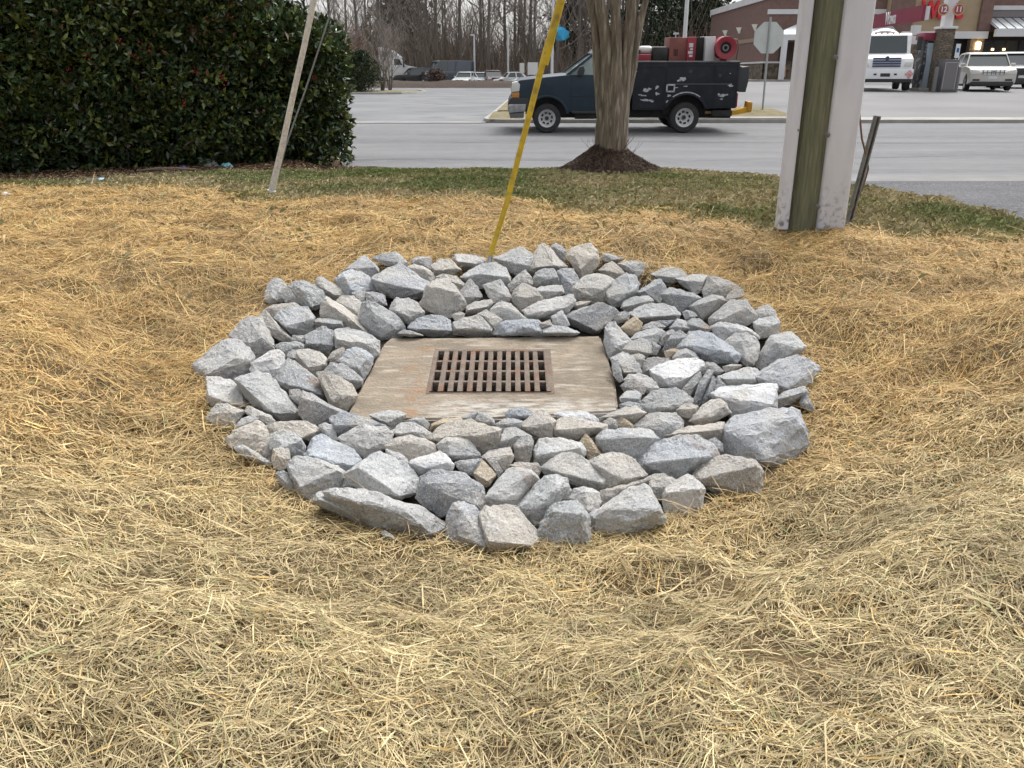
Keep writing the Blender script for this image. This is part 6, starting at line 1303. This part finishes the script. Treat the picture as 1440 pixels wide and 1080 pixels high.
def board(px, Y, w, z0, z1, label):
    b = lot(px, Y); r = empty('lot_sign', b, label, 'sign')
    MB().box((-w/2, -.04, z0), (w/2, 0, z1)).build('panel', mat('board_white', (.6, .6, .58), rough=.6), r)
    for s in ((-1, 1) if w > .6 else (0,)): MB().box((s*w*.42-.04, .004, -.1), (s*w*.42+.04, .08, z1-.05)).build('post', MATS['galvanised'], r)
board(734, 84.5, .45, 1.3, 2.2, 'small pale sign on a post at the lot edge'); board(749, 84, .95, 1.15, 2.25, 'wide white board on two posts at the lot edge')

# ================================================================ TREES
M_bark = mat('wood_bark', (.17, .15, .13), (.11, .098, .085), rough=.95, scale=3, stretch=(3, 3, .4)); M_twig = mat('bare_twigs', (.25, .215, .19), (.18, .155, .135), rough=.95, scale=1)
def bare_tree_mesh(seed, h, r, lean=.03, low=.22, kids=15, depth=3):
    rnd = random.Random(seed); tq, cq = MB(), MB(); pts, rad = [], []; x = y = 0
    for i in range(13):
        t = i/12; x += rnd.uniform(-1, 1)*lean*h/12; y += rnd.uniform(-1, 1)*lean*h/12; pts.append(Vector((x, y, t*h-.3*(i == 0)))); rad.append(r*(1.25 if i == 0 else 1-.8*t))
    tq.tube(pts, rad, 7)
    for k in range(kids):
        t = low+(1-low)*(k+rnd.random())/kids; i = min(11, int(t*12)); p = pts[i].lerp(pts[i+1], t*12-i); a = rnd.uniform(0, 6.28)
        grow(cq, p, Vector((math.cos(a), math.sin(a), rnd.uniform(.3, .9))).normalized(), h*rnd.uniform(.13, .24)*(1.15-.5*t), rad[i]*.42, depth, rnd, (2, 4), .22, 4, .014, .12, .62)
    m1 = bpy.data.meshes.new('trunk'); m1.from_pydata(tq.v, [], tq.f); m1.materials.append(M_bark); m1.shade_smooth(); m2 = bpy.data.meshes.new('crown'); m2.from_pydata(cq.v, [], cq.f); m2.materials.append(M_twig)
    return m1, m2
VAR = [bare_tree_mesh(100+i, 17+2*(i % 3), .19+.03*(i % 3), .05, (.10, .16, .24)[i % 3], 16) for i in range(6)]
def wood():
    rnd = random.Random(21); spots = []
    for row, (Y, n, p0, p1) in enumerate(((104, 17, 500, 885), (112, 18, 300, 900), (122, 20, 280, 1010), (138, 15, 270, 1020))):
        for i in range(n): spots.append((p0+(p1-p0)*(i+rnd.uniform(.1, .9))/n, Y+rnd.uniform(-3, 3), row))
    cnt = {}; ORD = 'first second third fourth fifth sixth seventh eighth ninth tenth eleventh twelfth thirteenth fourteenth fifteenth sixteenth seventeenth eighteenth nineteenth twentieth twenty-first twenty-second twenty-third'.split()
    for j, (px, Y, row) in enumerate(sorted(spots)):
        if 250 < px < 470 and row < 2: continue
        m1, m2 = VAR[rnd.randrange(6)]; x = P(px, 110, Y).x; o = bpy.data.objects.new('bare_tree', None); COL.objects.link(o); o.location = (x, Y, .2); s = rnd.uniform(.8, 1.15); o.scale = (s, s, s); o.rotation_euler = (0, 0, rnd.uniform(0, 6.28))
        cnt[row] = cnt.get(row, 0)+1
        tag(o, ['bare winter tree in the front row of the wood behind the lot', 'bare winter tree in the second row of the wood', 'bare winter tree in the third row of the wood', 'bare winter tree in the rearmost row of the wood'][row]+f', {ORD[cnt[row]-1]} from left', 'tree', ['front row trees of the bare wood', 'second row trees of the bare wood', 'deep trees of the bare wood', 'rear trees of the bare wood'][row])
        for m in (m1, m2): link(m.name.split('.')[0], m, None, o)
wood()
def brush():
    rnd = np.random.default_rng(8); n = 26000; Y = rnd.uniform(101, 125, n); px = rnd.uniform(250, 1010, n)
    x = (px-720)/FPX*Y*CP*1.02; H = rnd.gamma(2.2, 1.3, n).clip(.6, 8.5)*(1.15-.25*((px > 690)*(px < 880))); a = rnd.uniform(0, 6.28, n); lean = rnd.normal(0, .25, (n, 2))*H[:, None]
    w = rnd.uniform(.012, .05, n); z0 = np.full(n, .1); base = np.stack([x, Y, z0], 1); top = base+np.stack([lean[:, 0], lean[:, 1], H], 1); st = rnd.uniform(0, .55, n)[:, None]
    base = base*(1-st)+top*st; top = top+np.stack([rnd.normal(0, .6, n), rnd.normal(0, .6, n), rnd.normal(0, .1, n)], 1)*st*2
    wv = np.stack([w, w*0, w*0], 1); V = np.stack([base-wv, base+wv, top+wv*.3, top-wv*.3], 1).reshape(-1, 3); F = np.arange(n*4).reshape(-1, 4)
    c = np.array([[.18, .15, .125], [.25, .215, .185], [.12, .10, .085], [.21, .16, .125]])[rnd.integers(0, 4, n)]*(.7+.6*rnd.random((n, 1)))
    tag(link('undergrowth', npmesh('undergrowth', V, F, np.repeat(c, 4, 0)), mat('brush_twig', (.1, .08, .07), attr='col', rough=.95, spec=.1)), 'grey brown thicket of bare brush filling the foot of the wood', 'undergrowth', kind='stuff')
    n = 19000; Y = rnd.uniform(124, 160, n); px = rnd.uniform(200, 1030, n); x = (px-720)/FPX*Y*CP; H = rnd.uniform(0, 1, n)**1.3*(5.0+3.5*fbm(px*.02, px*0, 5)); s = rnd.uniform(.10, .28, n)
    C = np.stack([x, Y, .2+H], 1); d1 = rnd.normal(0, 1, (n, 3))*s[:, None]; d2 = rnd.normal(0, 1, (n, 3))*s[:, None]; V = np.stack([C, C+d1, C+d2], 1).reshape(-1, 3); F = np.arange(n*3).reshape(-1, 3)
    c = np.array([[.08, .08, .062], [.13, .115, .095], [.17, .15, .13]])[rnd.integers(0, 3, n)]*(.6+.7*rnd.random((n, 1)))
    tag(link('distant_wood', npmesh('distant_wood', V, F, np.repeat(c, 3, 0)), MATS['brush_twig']), 'far dim mass of brush and branches at the back of the wood', 'wood', kind='stuff')
brush()
def evergreen(name, label, loc, prof, n, size, cols, seed, trunk_r=.2, trunk_h=None, spread=1.0):
    """prof: (height, radius) silhouette; foliage in ragged clumps"""
    rnd = np.random.default_rng(seed); zs, rs = zip(*prof); H = zs[-1]; r = empty(name, loc, label, 'tree' if trunk_h else 'shrub')
    k = max(30, n//60); cz = rnd.uniform(zs[0], zs[-1], k); ca = rnd.uniform(0, 6.28, k); cr = np.interp(cz, zs, rs)*np.sqrt(rnd.uniform(.15, 1.1, k)); ccen = np.stack([np.cos(ca)*cr, np.sin(ca)*cr, cz], 1); cs = np.interp(cz, zs, rs)*.30+.15
    i = rnd.integers(0, k, n); C = ccen[i]+rnd.normal(0, 1, (n, 3))*cs[i][:, None]*np.array([.75, .75, .35])
    d1 = rnd.normal(0, 1, (n, 3)); d1 /= np.linalg.norm(d1, axis=1, keepdims=True); d2 = np.cross(d1, rnd.normal(0, 1, (n, 3))); s = size*rnd.uniform(.6, 1.4, (n, 1)); V = np.stack([C-d1*s, C+d2*s*.25, C+d1*s, C-d2*s*.25], 1).reshape(-1, 3)
    tone = rnd.uniform(.6, 1.35, k)[i][:, None]; c = np.array(cols)[rnd.integers(0, len(cols), n)]*tone*(.7+.6*rnd.random((n, 1)))
    o = link('crown', npmesh('crown', V, np.arange(n*4).reshape(-1, 4), np.repeat(c, 4, 0)), mat('evergreen_leaf', (.03, .05, .02), attr='col', rough=.7, spec=.25), r); o['kind'] = 'stuff'
    q = MB(); th = trunk_h or H*.7; q.tube([(0, 0, -.2), (.02, 0, th*.5), (0, .03, th)], [trunk_r, trunk_r*.8, trunk_r*.25], 7)
    for j in range(0, k, 3): q.tube([(0, 0, max(.1, ccen[j][2]*.85)), ccen[j]], [trunk_r*.22, .01], 4)
    q.build('trunk', M_bark, r, smooth=True); return r
PG = [(.028, .042, .022), (.036, .055, .026), (.02, .03, .018)]
for px, Y, h, s, lab in ((905, 105, 15, 3, 'dark pine seen just right of the verge tree fork'), (982, 108, 14, 4, 'broad dark pine left of the store roof'), (945, 118, 12.5, 5, 'dark pine between the two larger pines'), (1003, 126, 9.5, 6, 'small dark pine against the store corner'), (806, 118, 13, 9, 'dark pine glimpsed left of the verge tree')):
    x = P(px, 110, Y).x; evergreen('pine_tree', lab, (x, Y, float(zfar(x, Y))-.1), [(2.2, 1.6), (4, 3.3), (h*.55, 2.9), (h*.8, 1.9), (h, .4)], 7000, .30, PG, s, .28, h*.97)
x = P(567, 110, 128).x; evergreen('pine_tree', 'dark evergreen mass in the wood above the semi tractor', (x, 128, .2), [(1.5, 3.0), (5, 4.2), (9, 3.6), (13, 1.5)], 9000, .32, PG, 14, .3, 12)
def lotp(px, Y): return (P(px, 110, Y).x, Y, .38)
evergreen('evergreen_shrub', 'rounded dark shrub on the verge right of the hedge', lotp(508, 60), [(.1, .55), (.7, .95), (1.5, .9), (2.2, .5), (2.5, .2)], 7000, .085, [(.02, .034, .016), (.032, .05, .02), (.05, .065, .03)], 15, .06)
def small_tree(px, Y, h, label, twig, seed, leaves=None):
    x, _, z = lotp(px, Y); r = empty('bare_tree', (x, Y, z), label, 'tree'); rnd = random.Random(seed); q, cq = MB(), MB(); n = 3
    for i in range(n):
        a = rnd.uniform(0, 6.28); d = Vector((math.cos(a)*.18, math.sin(a)*.18, 1)).normalized(); p0 = Vector((math.cos(a)*.08, math.sin(a)*.08, -.1)); p1 = p0+d*h*.4; q.tube([p0, p0.lerp(p1, .5)+Vector((.04, 0, 0)), p1], [.07, .06, .045], 6)
        grow(cq, p1, d, h*.35, .045, 4, rnd, (2, 4), .2, 4, .008, .12, .74)
        for _ in range(3): grow(cq, p0.lerp(p1, rnd.uniform(.4, .9)), (d+Vector((rnd.uniform(-1, 1), rnd.uniform(-1, 1), .2))).normalized(), h*.28, .03, 3, rnd, (2, 4), .2, 4, .008, .1, .7)
    q.build('trunk', M_bark, r, smooth=True); cq.build('crown', twig, r)
    if leaves:
        g = np.random.default_rng(seed); m = 900; C = g.normal(0, 1, (m, 3))*np.array([.6, .6, .8])+np.array([0, 0, h*.6]); d1 = g.normal(0, .07, (m, 3)); d2 = g.normal(0, .07, (m, 3)); V = np.stack([C, C+d1, C+d2], 1).reshape(-1, 3)
        o = link('dead_leaves', npmesh('dead_leaves', V, np.arange(m*3).reshape(-1, 3)), leaves, r); o['kind'] = 'stuff'
small_tree(536, 61, 4.3, 'small bare ornamental tree on the verge beside the rounded shrub', M_twig, 31)
small_tree(500, 64, 4.2, 'small tree with leftover rusty leaves behind the rounded shrub', M_twig, 32, mat('rusty_leaf', (.20, .085, .045), (.14, .06, .035), rough=.8))
small_tree(548, 66, 4.0, 'slender bare ornamental tree at the right of the verge', M_twig, 33)
tag(evergreen('low_bush', 'low red brown bush in the mulch bed by the van', (P(612, 110, 86).x, 86, .7), [(.1, .5), (.6, .9), (1.1, .3)], 2500, .09, [(.10, .06, .045), (.07, .045, .035)], 41, .04), cat='shrub')
